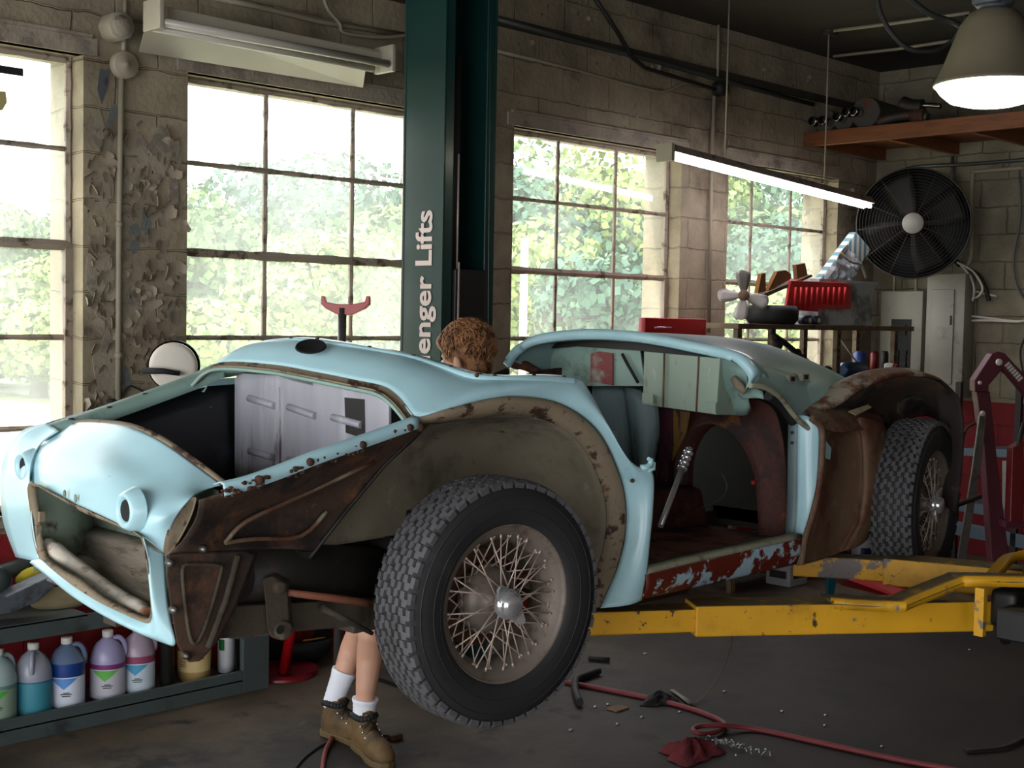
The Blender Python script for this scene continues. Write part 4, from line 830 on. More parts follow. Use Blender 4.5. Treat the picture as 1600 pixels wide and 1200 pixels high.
# near column, rear arm
Q0 = A(1600, 900, Z=.86); Q1 = A(1384, 880, Z=.86); Q2 = A(1240, 872, Z=.86)
a2, d, n = arm((Q0.x, Q0.y), (Q1.x, Q1.y), .10, .14, .79)
arm((Q1.x-d.x*.05, Q1.y-d.y*.05), (Q2.x, Q2.y), .08, .10, .80, 'inner_arm', par=a2)
b = MB(); b.lathe([(.05, .87), (.06, .88), (.06, .905), (.0, .905)], 24, 'Z', (Q2.x, Q2.y, 0)); b.build('lift_pad', m_black, a2)
b = MB(); gp = crv([A(1523, 892, Z=.93), A(1556, 894, Z=.93), A(1588, 862, Z=.97), A(1640, 856, Z=.98)], 4); b.grid([gp, [p+Vector((0, 0, -.03)) for p in gp], [p+Vector((.08, .08, -.03)) for p in gp]]); b.build('guard_bar', m_yel, a2, solid=.004)
# far column arms
arm((4.12, 4.4), (3.3, 3.62), .10, .12, .745); arm((4.25, 4.4), (4.75, 3.5), .10, .12, .745)
b = MB(); q = A(1480, 995, Z=.66)
b.tube([A(1565, 985, Z=.70), A(1572, 1000, Z=.68)], .02, 8); b.build('arm_lock', m_gblack, lift)

# ================================================================ person
m_skin = mat('skin', (196, 150, 126), .5, spots=[((176, 120, 98), 8, .55, .7)], tint=.08)
m_hair = mat('reddish brown curly hair', (158, 110, 72), .6, spots=[((84, 50, 26), 18, .48, .6), ((176, 130, 78), 30, .58, .66)], bump=(140, .8, .006), tint=.2)
m_sock = mat('white ribbed sock', (222, 226, 236), .85, bump=(200, .4, .003), tint=.05)
m_boot = mat('tan nubuck boot', (96, 74, 42), .75, spots=[((62, 50, 34), 6, .5, .64), ((126, 100, 60), 14, .58, .68)], bump=(90, .4, .003), tint=.2)
m_sole = mat('boot sole', (92, 74, 44), .8, tint=.15)
m_shirt = mat('grey work shirt', (80, 84, 90), .85, tint=.15); m_short = mat('khaki shorts', (120, 108, 84), .85, tint=.15)
def cap(mb, a, c, ra, rb, n=14):
    a = Vector(a); c = Vector(c); d = (c-a); L = d.length; d.normalize(); pts = []; rs = []
    for i in range(5): t = pi/2*i/4; pts.append(a-d*ra*cos(t)); rs.append(max(ra*sin(t), 1e-4))
    for i in range(1, 5): pts.append(lerp(a, c, i/5)); rs.append(ra+(rb-ra)*i/5)
    for i in range(5): t = pi/2*(1-i/4); pts.append(c+d*rb*cos(t)); rs.append(max(rb*sin(t), 1e-4))
    mb.tube(pts, rs, n, cap=True)
person = thing('person', 'person with curly reddish-brown hair, white socks and tan boots, leaning behind the car', 'person', (3.25, 4.1, 0))
toeF = A(597, 1188, Z=.02); toeF.z = 0
ankF = A(569, 1112, Z=.16); ankB = A(524, 1088, Z=.17)
kneeF = A(580, 992, Y=ankF.y-.02); kneeB = A(562, 985, Y=ankB.y-.06)
hipF = Vector((kneeF.x+.10, kneeF.y+.13, .93)); hipB = Vector((kneeB.x+.10, kneeB.y+.08, .94))
HC = A(727, 557, Y=3.86)
fd = Vector((-.30, .95, 0)); fd.normalize(); sd = Vector((-fd.y, fd.x, 0))
neck = HC+Vector((.05, .05, -.15)); pel = (hipF+hipB)/2+Vector((0, 0, .03)); ch = neck+Vector((.02, .06, -.16)); wa = lerp(pel, ch, .4)
b = MB()
for an, kn, hp in ((ankF, kneeF, hipF), (ankB, kneeB, hipB)):
    calf = lerp(kn, an, .30)+(Vector((.018, .018, 0)))
    cap(b, an+Vector((0, 0, -.05)), an, .030, .034); cap(b, an, lerp(an, kn, .3), .034, .043); cap(b, lerp(an, kn, .3), calf, .043, .055); cap(b, calf, kn, .055, .052); cap(b, kn, hp, .056, .085)
cap(b, hipF, hipB, .105, .105); cap(b, pel, wa, .12, .12); cap(b, wa, ch, .12, .13)
acr = Vector((.55, -.55, 0)).normalized()*.17
shL, shR = ch+acr+Vector((0, 0, .07)), ch-acr+Vector((0, 0, .07)); cap(b, shL, shR, .07, .07); cap(b, ch, neck, .09, .052); cap(b, neck, HC+Vector((0, 0, -.06)), .052, .055)
hands = []
for sh, s in ((shL, 1), (shR, -1)):
    el = sh+Vector((-.10, -.10*s+(-.02), -.26)); wr_ = el+Vector((-.16, -.08, .0-.08)); cap(b, sh, el, .05, .040); cap(b, el, wr_, .040, .026); hands.append((wr_, Vector((-.7, -.5, -.25)).normalized(), s))
for (wp, hd, s) in hands:      # palm, four fingers of different length, thumb from the side of the palm
    side = hd.cross(Vector((0, 0, 1))).normalized(); dn = side.cross(hd).normalized()
    if dn.z > 0: dn = -dn
    for q in (-1, -.33, .33, 1): cap(b, wp, wp+hd*.085+side*.03*q, .020, .013, 8)
    for i, (q, L_) in enumerate(((-1, .060), (-.33, .075), (.33, .070), (1, .055))):
        k0 = wp+hd*.088+side*.031*q; k1 = k0+hd*L_*.5+dn*.012; k2 = k1+hd*L_*.3+dn*L_*.4; cap(b, k0, k1, .009, .0085, 8); cap(b, k1, k2, .0085, .0075, 8)
    t0 = wp+hd*.03+side*.03*s; t1 = t0+side*.03*s+hd*.03; cap(b, t0, t1, .011, .010, 8); cap(b, t1, t1+hd*.03+dn*.01, .010, .0085, 8)
# head: skull, jaw, nose, ears
tiltd = (fd*.92+Vector((0, 0, -.38))).normalized(); hup = sd.cross(tiltd).normalized(); hup = hup if hup.z > 0 else -hup
def HP(f, s, u): return HC+tiltd*f+sd*s+hup*u
Mh = Matrix((( tiltd.x, sd.x, hup.x, HC.x), (tiltd.y, sd.y, hup.y, HC.y), (tiltd.z, sd.z, hup.z, HC.z), (0, 0, 0, 1)))
b.ball((-.008, 0, .02), (.098, .076, .098), 20, M=Mh); b.ball((.03, 0, -.045), (.062, .058, .075), 16, M=Mh)
cap(b, HP(.088, 0, .02), HP(.112, 0, -.018), .008, .013, 8); cap(b, HP(.078, -.022, -.05), HP(.078, .022, -.05), .010, .010, 8); cap(b, HP(.06, 0, -.095), HP(.05, 0, -.09), .022, .022, 10)
for s in (-1, 1):
    b.ball((-.004, .086*s, -.030), (.020, .012, .034), 10, M=Mh); cap(b, HP(.078, .032*s, .032), HP(.086, .012*s, .030), .009, .008, 8)
body = b.build('body', m_skin, person, remesh=.0075)
b = MB()
for s in (-1, 1): b.ball((.085, .031*s, .008), .011, 10, M=Mh)
b.build('eye', mat('eye white', (230, 228, 222), .3), person)
# hair: thick cap plus curled locks
b = MB(); b.ball((-.024, 0, .040), (.112, .094, .102), 24, M=Mh); b.ball((-.055, 0, -.030), (.060, .070, .078), 18, M=Mh); b.ball((.045, 0, .085), (.055, .07, .04), 12, M=Mh)
hair = b.build('hair', m_hair, person, remesh=.008)
R = random.Random(9); b = MB()
for k in range(1500):
    th = R.uniform(0, 2*pi); ph = math.acos(R.uniform(-.55, 1)); dv = Vector((sin(ph)*cos(th), sin(ph)*sin(th), cos(ph)))
    if (dv.x > .55 and dv.z < .55) or (abs(dv.y) > .6 and dv.z < .0 and dv.x > -.3): continue
    p = Vector((-.026+dv.x*.112, dv.y*.092, .034+dv.z*.102)); tn = dv.cross(Vector((R.uniform(-1, 1), R.uniform(-1, 1), R.uniform(-1, 1)))).normalized()
    tn = (tn*.6+Vector((-.3, 0, -.8))*.8); tn = (tn-dv*tn.dot(dv)).normalized(); L_ = R.uniform(.020, .044); bi = dv.cross(tn)
    pts = [Mh @ (p+dv*(.001+.010*sin(pi*t*.9))+tn*L_*t+bi*.006*sin(t*6+k)) for t in (0, .25, .5, .75, 1)]
    b.tube(pts, [.0035, .0042, .0036, .0026, .0008], 4, cap=False)
b.build('curl', m_hair, hair)['kind'] = 'stuff'
# shirt and shorts (mostly hidden behind the car)
b = MB(); cap(b, pel+Vector((0, 0, .03)), wa, .138, .138); cap(b, wa, ch, .138, .148); cap(b, shL, shR, .086, .086); cap(b, ch, neck+Vector((.02, .02, -.06)), .11, .075)
for sh, s in ((shL, 1), (shR, -1)): cap(b, sh, sh+Vector((-.06, -.08*s-.01, -.17)), .07, .066)
b.build('shirt', m_shirt, person, remesh=.012)
b = MB(); cap(b, hipF, hipB, .122, .122); cap(b, pel, pel+Vector((0, 0, .06)), .135, .14)
for hp, kn in ((hipF, kneeF), (hipB, kneeB)): cap(b, hp, lerp(hp, kn, .72), .108, .098)
b.build('shorts', m_short, person, remesh=.012)
def boot(ank, dirv, z0=0, roll=0):
    d = Vector((dirv[0], dirv[1], 0)).normalized(); heel = Vector((ank.x, ank.y, 0))-d*.065
    M = Matrix.Translation(heel) @ Matrix.Rotation(atan2(d.y, d.x), 4, 'Z')
    T = lambda x, y, z: M @ Vector((x, y, z))
    b = MB(); b.ball((.055, 0, .060), (.062, .043, .062), 16, M=M); b.ball((.13, 0, .06), (.085, .044, .052), 16, M=M); b.ball((.225, 0, .052), (.078, .052, .044), 18, M=M)
    b.ball((.275, 0, .045), (.042, .045, .034), 14, M=M)
    cap(b, T(.062, 0, .07), T(.066, 0, .135), .049, .052); cap(b, T(.10, 0, .075), T(.19, 0, .060), .048, .040)
    b.box((.02, -.038, .02), (.24, .038, .05), M=M); bt = b.build('boot', m_boot, person, remesh=.0065)
    out = [(-.004, -.02), (-.004, .02), (.02, .040), (.07, .043), (.13, .040), (.20, .054), (.26, .052), (.305, .030), (.318, 0), (.305, -.030), (.26, -.052), (.20, -.054), (.13, -.040), (.07, -.043), (.02, -.040)]
    b = MB(); b.prism([T(x, y, .001) for x, y in out], (0, 0, .026)); b.build('sole', m_sole, bt, bevel=.005)
    b = MB()
    for k in range(24): a = 2*pi*k/24; b.ball((.064+.046*cos(a), .046*sin(a), .146+.004*sin(3*a)), .014, 8, M=M)
    b.build('padded_collar', m_black, bt)
    b = MB()
    for k in range(4):
        x = .115+.026*k; z = .125-.017*k; b.tube([T(x, -.030, z-.008), T(x+.008, 0, z+.008), T(x+.016, .030, z-.012)], .0032, 6); b.tube([T(x, .030, z-.008), T(x+.008, 0, z+.010), T(x+.016, -.030, z-.012)], .0032, 6)
    b.build('lace', m_dark, bt)
    b = MB()
    for k in range(4):
        for s in (-1, 1): x = .115+.026*k; z = .118-.016*k; b.ball((x, .036*s, z), .0045, 8, M=M)
    b.build('eyelet', m_chrome, bt)
    b = MB(); b.prism([T(.085, -.022, .14), T(.10, -.024, .17), T(.115, 0, .178), T(.10, .024, .17), T(.085, .022, .14)], M.to_3x3() @ Vector((.012, 0, -.002))); b.build('tongue', m_boot, bt)
boot(ankF, (toeF.x-ankF.x, toeF.y-ankF.y)); boot(ankB, (.12, -.9))
b = MB()
for an, kn, h in ((ankF, kneeF, .055), (ankB, kneeB, .115)):
    u = (kn-an).normalized(); n_ = 16; pts = [an+u*(-.05+(h+.05)*i/n_) for i in range(n_+1)]
    o = MB().tube(pts, [.040+.010*(i/n_)+.0012*(i % 2)+(.003 if i > n_-3 else 0) for i in range(n_+1)], 28).build('sock', m_sock, person)

# ================================================================ floor clutter
def one(name, mb, mats, label, cat, group=None, kind=None, **k): return tag(mb.build(name, mats, **k), label, cat, group, kind)
m_hose = mat('dusty red hose', (120, 46, 50), .6, tint=.15)
hp = [A(855, 1060, Z=.012), A(960, 1080, Z=.012), A(1020, 1092, Z=.012), A(1075, 1106, Z=.012), A(1118, 1122, Z=.012), A(1133, 1133, Z=.014), A(1120, 1143, Z=.02), A(1095, 1146, Z=.03), A(1083, 1141, Z=.034), A(1092, 1135, Z=.034), A(1125, 1133, Z=.034), A(1180, 1139, Z=.012), A(1280, 1160, Z=.012), A(1390, 1184, Z=.012), A(1520, 1208, Z=.012)]
one('air_hose', MB().tube(crv(hp, 8), .011, 10), m_hose, 'long red air hose with one loop across the floor right of the front wheel', 'hose')
one('air_hose', MB().tube(crv([A(520, 1152, Z=.012), A(508, 1175, Z=.012), A(503, 1210, Z=.012)], 5), .010, 8), m_hose, 'short end of red hose on the floor below the left boot', 'hose')
one('hose_piece', MB().tube(crv([A(936, 1048, Z=.02), A(915, 1055, Z=.02), A(900, 1062, Z=.02), A(899, 1080, Z=.02), A(906, 1098, Z=.02)], 4), .017, 10), m_black, 'bent black rubber hose piece lying over the red hose near the tyre', 'hose')
one('hose_piece', MB().tube([A(920, 1028, Z=.015), A(952, 1031, Z=.015)], .013, 10), m_black, 'short straight black hose piece on the floor behind the bent one', 'hose')
m_ragr = mat('dirty red rag', (104, 30, 36), .9, spots=[((50, 20, 24), 6, .5, .64)], bump=(60, .6), tint=.25)
def rag(c, r, hh, seed):
    R = random.Random(seed); rows = []
    for i in range(13):
        row = []
        for j in range(28):
            a = 2*pi*j/28; t = i/12; rr_ = r*t*(1+.22*sin(3*a+seed)+.12*sin(7*a)); row.append((c.x+rr_*cos(a), c.y+rr_*sin(a)*.8, .004+max(0, hh*(1-t**2)*(.6+.4*sin(5*a+6*t)))))
        rows.append(row)
    return MB().grid(rows, close=True)
one('shop_rag', rag(A(1078, 1180, Z=0), .13, .07, 3), m_ragr, 'crumpled dark red shop rag on the floor near the bottom edge', 'rag')
one('black_rag', rag(A(1030, 1097, Z=0), .09, .05, 5), m_black, 'small black rag wrapped on the red hose', 'rag')
m_tan = mat('tan cardboard scrap', (120, 88, 60), .85)
q = A(966, 1108, Z=0); one('cardboard_scrap', MB().box((q.x-.045, q.y-.03, .001), (q.x+.04, q.y+.03, .008)), m_tan, 'little tan cardboard scrap on the floor in front of the red hose', 'scrap')
p, q = A(1050, 1078, Z=.01), A(1082, 1100, Z=.01); one('putty_knife', MB().tube([p, lerp(p, q, .5), q], [.012, .014, .018], 8, flat=.3), mat('dull tool metal', (110, 106, 92), .5), 'flat pale scraper blade lying beside the red hose', 'tool')
R = random.Random(12)
m_bit = mat('bright metal shaving', (190, 190, 196), .3, .8, tint=.1)
b = MB()
for k in range(46):
    t = R.random(); c = lerp(A(1110, 1158, Z=.008), A(1200, 1180, Z=.008), t)+Vector((R.uniform(-.03, .03), R.uniform(-.03, .03), R.uniform(0, .012))); d_ = Vector((R.uniform(-1, 1), R.uniform(-1, 1), .3)).normalized()*.012; b.tube([c-d_, c+Vector((0, 0, .006)), c+d_], .0022, 5)
one('metal_swarf', b, m_bit, 'glittering heap of small metal shavings in front of the hose loop', 'metal shavings', kind='stuff')
b = MB()
for x, y in ((930, 1104), (965, 1131), (1003, 1120), (1062, 1112), (1222, 1111), (1290, 1117), (1289, 1133), (1132, 1080), (1008, 1021), (892, 1140), (1515, 1015), (950, 1100), (1378, 1166), (1150, 1180)):
    c = A(x, y, Z=.004); b.ball(c, (R.uniform(.006, .014), R.uniform(.006, .012), .004), 6)
one('paper_bit', b, m_bit, 'scattered pale bits of debris over the dark floor', 'debris', kind='stuff')
one('black_strap', MB().tube(crv([A(1508, 1173, Z=.01), A(1550, 1170, Z=.01), A(1575, 1165, Z=.012), A(1605, 1150, Z=.01)], 4), .014, 8, flat=.4), m_black, 'black strap on the floor at the lower right corner', 'strap')
wp = crv([A(1146, 985, Z=.74), A(1142, 1010, Z=.50), A(1130, 1045, Z=.2), A(1105, 1082, Z=.03), A(1083, 1102, Z=.01)], 6)
one('hanging_wire', MB().tube(wp, .0022, 6), mat('brass wire', (110, 96, 50), .5), 'thin wire hanging from the yellow lift arm down to the floor', 'wire')
one('power_cable', MB().tube(crv([A(462, 1200, Z=.006), A(480, 1180, Z=.006), A(512, 1160, Z=.006), A(560, 1147, Z=.006), A(606, 1150, Z=.006)], 5), .0045, 6), m_black, 'thin black cord on the floor passing under the boots', 'cord')
q = A(617, 1152, Z=.01); one('plug', MB().bbox((q.x-.03, q.y-.02, 0), (q.x+.03, q.y+.02, .025), .006), m_rustb, 'small brown plug lying right of the front boot', 'plug')
# under-hoist stand: tall pole with red saddle, red tripod base on the floor
m_redp = mat('red enamel', (170, 14, 22), .35, coat=.2, tint=.12, spots=[((90, 10, 14), 7, .6, .7)])
m_redd = mat('dark red enamel', (110, 10, 22), .4, coat=.2, tint=.2)
st = thing('support_stand', 'tall support stand with red saddle showing above the cowl and red tripod legs below', 'stand', (3.53, 4.62, 0))
bp_ = Vector((3.50, 4.62, 0)); sp_ = A(535, 472, X=3.50)
sp_ = A(535, 474, Y=4.62); b = MB(); b.tube([(sp_.x, 4.62, .1), (sp_.x, 4.62, sp_.z-.02)], .019, 14); b.build('pole', m_steel, st)
b = MB(); w_ = .085
prof_ = [(-1, .038), (-.86, .038), (-.80, .012), (-.3, .002), (.3, .002), (.80, .012), (.86, .038), (1, .038), (1, .002), (.8, -.018), (.3, -.045), (-.3, -.045), (-.8, -.018), (-1, .002)]
b.prism([Vector((sp_.x, 4.60, sp_.z-.005))+RT*(u*w_*1.25)+Vector((0, 0, v)) for u, v in prof_], FW*.05); b.build('saddle', m_redp, st, bevel=.003)
b = MB(); b.lathe([(.12, .72), (.09, .80), (.03, .84), (.03, .66), (.05, .62)], 20, 'Z', (sp_.x, 4.62, -.05)); b.build('collar', m_redp, st)
for (x, y) in ((442, 1052), (529, 1040), (560, 1020)):
    f_ = A(x, y, Z=.02); o = MB().tube([(sp_.x+(f_.x-sp_.x)*.55, 4.62+(f_.y-4.62)*.55, .70), (f_.x, f_.y, .02)], .026, 12).build('leg', m_redp, st)
f_ = A(450, 1056, Z=.0)
tag(MB().lathe([(.0, .02), (.16, .02), (.17, .03), (.17, .0)], 28, 'Z', (f_.x, f_.y+.05, 0)).build('red_tray', m_redd), 'flat dark red round tray on the floor left of the boots', 'tray')
f_ = A(482, 1040, Z=.0)
t = thing('drain_pan', 'black oil drain pan on the floor behind the legs', 'pan', (f_.x, f_.y+.1, 0))
MB().lathe([(.0, .05), (.14, .05), (.18, .12), (.19, .12), (.15, .03), (.0, .03)], 28, 'Z', (f_.x+.05, f_.y+.15, 0)).build('pan', m_black, t)
MB().tube([(f_.x-.02, f_.y+.02, .125), (f_.x+.1, f_.y+.0, .125)], .005, 6).build('yellow_drip', mat('amber drip', (150, 110, 30), .4), t)
# ================================================================ low steel shelf with jugs under the left window
m_shelf = mat('grey green shelf steel', (74, 84, 84), .45, .2, spots=[((52, 58, 58), 6, .52, .66), ((96, 70, 50), 24, .68, .72)], tint=.15)
SY = 5.07
sh = thing('steel_shelf', 'low grey green steel shelf unit against the red wall, holding the jugs', 'shelf', (2.4, 5.28, 0))
xr = A(420, 1040, Y=SY).x; xl_ = 1.0
zt = A(100, 965, Y=SY).z
MB().box((xl_, SY, .055), (xr-.142, 5.47, .065)).box((xl_, SY, .0), (xr-.142, SY+.02, .105)).build('bottom_shelf', m_shelf, sh, bevel=.002)
MB().box((xl_, SY, zt-.01), (xr-.9, 5.47, zt)).box((xl_, SY, zt-.07), (xr-.45, SY+.015, zt)).build('top_shelf', m_shelf, sh, bevel=.002)
zz = A(400, 985, Y=SY).z
MB().box((xr-.14, SY, 0), (xr, SY+.03, zz+.22)).box((xr-.02, SY, 0), (xr, 5.47, zz+.22)).build('end_post', m_shelf, sh, bevel=.003)
m_cap = mat('white jug cap', (214, 214, 206), .5, tint=.05)
def jugmat(n, c): return mat(n, c, .35, tint=.08, coat=.1)
m_haze = jugmat('hazy empty plastic', (150, 152, 168))
def jug(px, pby, liq, lvl, label, stripe, bodycol, accent, txt, face, prx=None):
    """gallon jug: round shoulder, cap, loop handle, liquid level, wrapped label"""
    c = A(px, pby, Y=5.20); c.z = .066; Rr = .077
    t = thing('jug', label, 'jug', c, 0, 'gallon jugs on the low shelf')
    hts = [(0, .0), (.060, .0), (.072, .006), (.0755, .02), (.0755, lvl)]
    m_l = jugmat('liquid in jug', liq)
    b = MB(); b.lathe(hts, 28, 'Z'); b.build('jug_body', m_l, t, world=False)
    full = [(.0755, .165), (.0745, .185), (.066, .215), (.048, .245), (.028, .262), (.020, .270), (.020, .285)]
    pr = [(.0755, lvl)]+[(r, h) for r, h in full if h > lvl+.002]
    MB().lathe(pr, 28, 'Z').build('jug_shoulder', jugmat('translucent jug plastic', bodycol), t, world=False)
    MB().lathe([(.0, .300), (.021, .300), (.0235, .297), (.0235, .274), (.021, .272)], 20, 'Z').build('cap', m_cap, t, world=False)
    Mh_ = Matrix.Rotation(face, 4, 'Z')
    MB().tube(crv([Vector((.022, 0, .262)), Vector((.045, 0, .266)), Vector((.066, 0, .245)), Vector((.074, 0, .21)), Vector((.070, 0, .185))], 4), .011, 8, M=Mh_).build('handle', jugmat('jug handle plastic', bodycol), t, world=False)
    # paper label wrapped on the camera side
    a0 = atan2(-c.y, -c.x)
    lb = MB().lathe([(.0762, .018), (.0768, .02), (.0768, .142), (.0762, .144)], 24, 'Z', a0=a0-1.25, a1=a0+1.25).build('paper_label', mat('printed label', stripe, .6, tint=.05), t, world=False)
    if accent:
        g = []
        for j in range(13):
            u = -1+2*j/12; a = a0-.15+u*.75; hgt = .045*(1-abs(u)); g.append([Vector((.0774*cos(a), .0774*sin(a), .140)), Vector((.0774*cos(a), .0774*sin(a), .139-hgt))])
        MB().grid(g).build('label_triangle', mat('label accent', accent, .6, tint=.05), lb, world=False)
        b = MB()
        for (hz, w1) in ((.072, .55), (.064, .42), (.078, .3)):
            b.lathe([(.0776, hz), (.0776, hz+.004)], 8, 'Z', a0=a0-w1*.6, a1=a0+w1*.5)
        b.build('print_line', m_dark, lb, world=False)
    return t
jug(-4, 1142, (96, 130, 120), .16, 'green-labelled jug cut by the left edge of the picture', (130, 150, 130), (150, 170, 168), (64, 150, 50), '', .2)
jug(52, 1128, (40, 100, 130), .15, 'teal jug with plain blue label, second from the left', (52, 128, 146), (146, 150, 164), None, '', -2.1)
jug(104, 1118, (26, 60, 130), .20, 'dark blue jug with white label and blue triangle, left of the purple jug', (206, 212, 226), (96, 112, 140), (84, 140, 210), '', -.4)
jug(168, 1106, (120, 50, 110), .165, 'large purple jug with white label and green triangle', (180, 180, 190), (150, 144, 180), (90, 170, 70), '', -.4)
jug(215, 1096, (140, 66, 96), .175, 'pinkish jug with blue triangle label, rightmost of the gallon jugs', (186, 200, 212), (156, 140, 156), (70, 150, 190), '', -.4)
c = A(303, 1085, Y=5.22); t = thing('tan_pail', 'tan plastic pail with printed label under the car corner bracket', 'pail', (c.x, c.y, .066))
MB().lathe([(0, 0), (.066, 0), (.072, .006), (.078, .17), (.082, .172), (.082, .186), (.070, .190), (0, .190)], 32, 'Z').build('pail', mat('tan plastic', (176, 148, 96), .5, tint=.12), t, world=False)
a0 = atan2(-c.y, -c.x)
lb = MB().lathe([(.0765, .05), (.0785, .145)], 24, 'Z', a0=a0-1.2, a1=a0+1.2).build('paper_label', mat('pail label', (200, 176, 120), .6), t, world=False)
b = MB()
for hz, w0_, w1_, hh in ((.130, -.7, .8, .010), (.108, .1, .55, .012), (.075, -1.0, -.45, .003), (.084, -1.0, -.45, .003), (.093, -1.0, -.45, .003), (.100, -1.0, -.45, .003), (.108, -1.0, -.45, .003)): b.lathe([(.0775+.02*(hz-.05)*1.1+.0004, hz), (.0777+.02*(hz-.05)*1.1+.0006, hz+hh)], 8, 'Z', a0=a0+w0_, a1=a0+w1_)
b.build('label_print', mat('brown print', (120, 60, 40), .6), lb, world=False)
c = A(353, 1066, Y=5.25); t = thing('oil_bottle', 'white plastic oil bottle with a green label beside the shelf end post', 'bottle', (c.x, c.y, .066))
sec = [(.0, .030, .048), (.004, .034, .054), (.20, .034, .054), (.215, .034, .052), (.245, .028, .036), (.262, .020, .022), (.285, .019, .020)]
rows = [[(sx*cos(2*pi*j/24)*(1.15 if abs(cos(2*pi*j/24)) > .3 else 1), sy*sin(2*pi*j/24), z) for j in range(24)] for z, sx, sy in [(0, .001, .001)]+sec+[(.286, .001, .001)]]
MB().grid(rows, close=True, M=Matrix.Rotation(radians(-45), 4, 'Z')).build('bottle_body', mat('white plastic', (216, 216, 222), .35, tint=.06), t, world=False)
MB().box((-.045, -.050, .11), (-.030, -.018, .16), M=Matrix.Rotation(radians(-10), 4, 'Z')).build('green_label', mat('green label', (30, 120, 60), .5), t, world=False)
# things on the upper shelf
m_greypart = mat('grey cast part', (92, 98, 106), .5, .3, spots=[((60, 60, 62), 8, .52, .66)], tint=.2)
b = MB(); b.prism([A(x, y, Y=5.12) for x, y in ((-30, 950), (0, 930), (10, 932), (80, 900), (98, 905), (60, 940), (20, 958), (-30, 966))], (.0, .10, 0)); one('bracket_part', b, m_greypart, 'grey bent metal bracket lying on the upper steel shelf', 'car part', bevel=.006)
b = MB(); b.tube(crv([A(30, 916, Y=5.32), A(50, 900, Y=5.32), A(72, 890, Y=5.32)], 4), [.022, .036, .040, .042, .040, .036, .03, .026, .022], 12); one('yellow_cloth', b, mat('yellow cloth', (196, 176, 50), .9, bump=(40, .6), tint=.15), 'rolled yellow cloth on the upper steel shelf behind the bracket', 'cloth')
b = MB(); b.lathe([(0, 0), (.05, 0), (.05, .12), (.0, .12)], 24, 'Y', A(-2, 908, Y=5.2)); b.lathe([(.056, .0), (.056, .02)], 24, 'Y', A(-2, 908, Y=5.2)); one('grey_canister', b, m_shelf, 'grey canister on the upper steel shelf at the left edge', 'canister')
c = A(95, 935, Y=5.3); one('sand_bag', MB().ball((c.x, c.y, c.z), (.14, .09, .05), 16), mat('beige sack', (140, 126, 96), .9, bump=(40, .5)), 'small beige sack slumped on the upper steel shelf', 'sack')
c = A(20, 890, Y=5.42); one('grey_pipe', MB().tube([A(-30, 905, Y=5.40), A(60, 876, Y=5.40)], .035, 14), m_shelf, 'grey pipe length behind the yellow cloth against the red wall', 'pipe')
# ================================================================ wall conduits and lights
IY = WALL_IN
def wl(x, y, dy=.02): return A(x, y, Y=IY-dy)
b = MB(); b.tube([wl(196, 0), wl(193, 85)], .011, 8); b.tube([wl(190, 120), wl(186, 330), wl(185, 480), wl(184, 625)], .013, 10)
for (x, y) in ((185, 555), (186, 350)): p = wl(x, y); b.tube([p+Vector((0, 0, -.012)), p+Vector((0, 0, .012))], .018, 10)
one('conduit', b, m_cond, 'vertical painted conduit running down the peeling wall pier', 'pipe')
p = wl(193, 102); one('round_cover', MB().lathe([(0, -.034), (.010, -.036), (.012, -.030), (.056, -.030), (.062, -.024), (.062, .012)], 28, 'Y', p), m_cond, 'round painted blank cover on the conduit of the peeling pier', 'junction box')
p = wl(176, 44); t = thing('junction_box', 'octagonal painted box with outlet above the round cover on the pier', 'junction box', p)
b = MB(); b.lathe([(0, -.085), (.062, -.085), (.066, -.08), (.066, .01)], 8, 'Y', p); b.build('box', m_cond, t)
b = MB(); b.lathe([(0, -.096), (.040, -.094), (.046, -.086)], 20, 'Y', p); b.build('outlet_face', m_sill, t)
one('paint_scar', MB().prism([wl(156, 108, .002), wl(170, 110, .002), wl(168, 135, .002), wl(158, 162, .002), wl(152, 140, .002)], (0, -.003, 0)), m_greypart, 'dark bare pointed scar in the paint left of the round cover', 'paint scar')
b = MB(); b.tube(crv([wl(173, 656), wl(178, 645), wl(186, 630), wl(200, 605), wl(212, 606), wl(235, 618)], 4), .004, 6); b.tube([wl(168, 626), wl(185, 626)], .008, 6); one('loose_wire', b, m_dark, 'thin dark wire curling from the foot of the pier conduit', 'wire')
def conduit(pts, r, label, mt=None, Y=None): return one('conduit', MB().tube([A(x, y, Y=Y or IY-.03) for x, y in pts], r, 8), mt or m_gal, label, 'pipe')
conduit([(770, 28), (900, 64), (1030, 97), (1130, 126), (1270, 163)], .017, 'long grey conduit sloping high across the wall right of the lift post')
conduit([(770, 78), (880, 104), (985, 133), (1030, 144), (1048, 140), (1066, 130), (1115, 138)], .010, 'thin painted conduit with an offset bend leading to the dark round box', m_cond)
conduit([(925, -10), (965, 50), (988, 90), (1008, 106), (1080, 128), (1118, 140)], .013, 'dark cable dropping from the ceiling to the round box on the wall', m_dark, IY-.06)
conduit([(1123, 30), (1121, 120)], .010, 'short vertical conduit from ceiling to the dark round box', m_cond)
conduit([(1116, 150), (1112, 250), (1107, 520)], .013, 'vertical conduit down the pier between the two right windows', m_cond)
p = wl(1123, 139); one('round_box', MB().lathe([(0, -.05), (.05, -.05), (.052, .02)], 20, 'Y', p), m_dark, 'dark round junction box high on the wall where conduits meet', 'junction box')
conduit([(330, -5), (400, 10), (500, 34), (640, 56)], .014, 'painted conduit along the wall top behind the unlit strip light', m_cond)
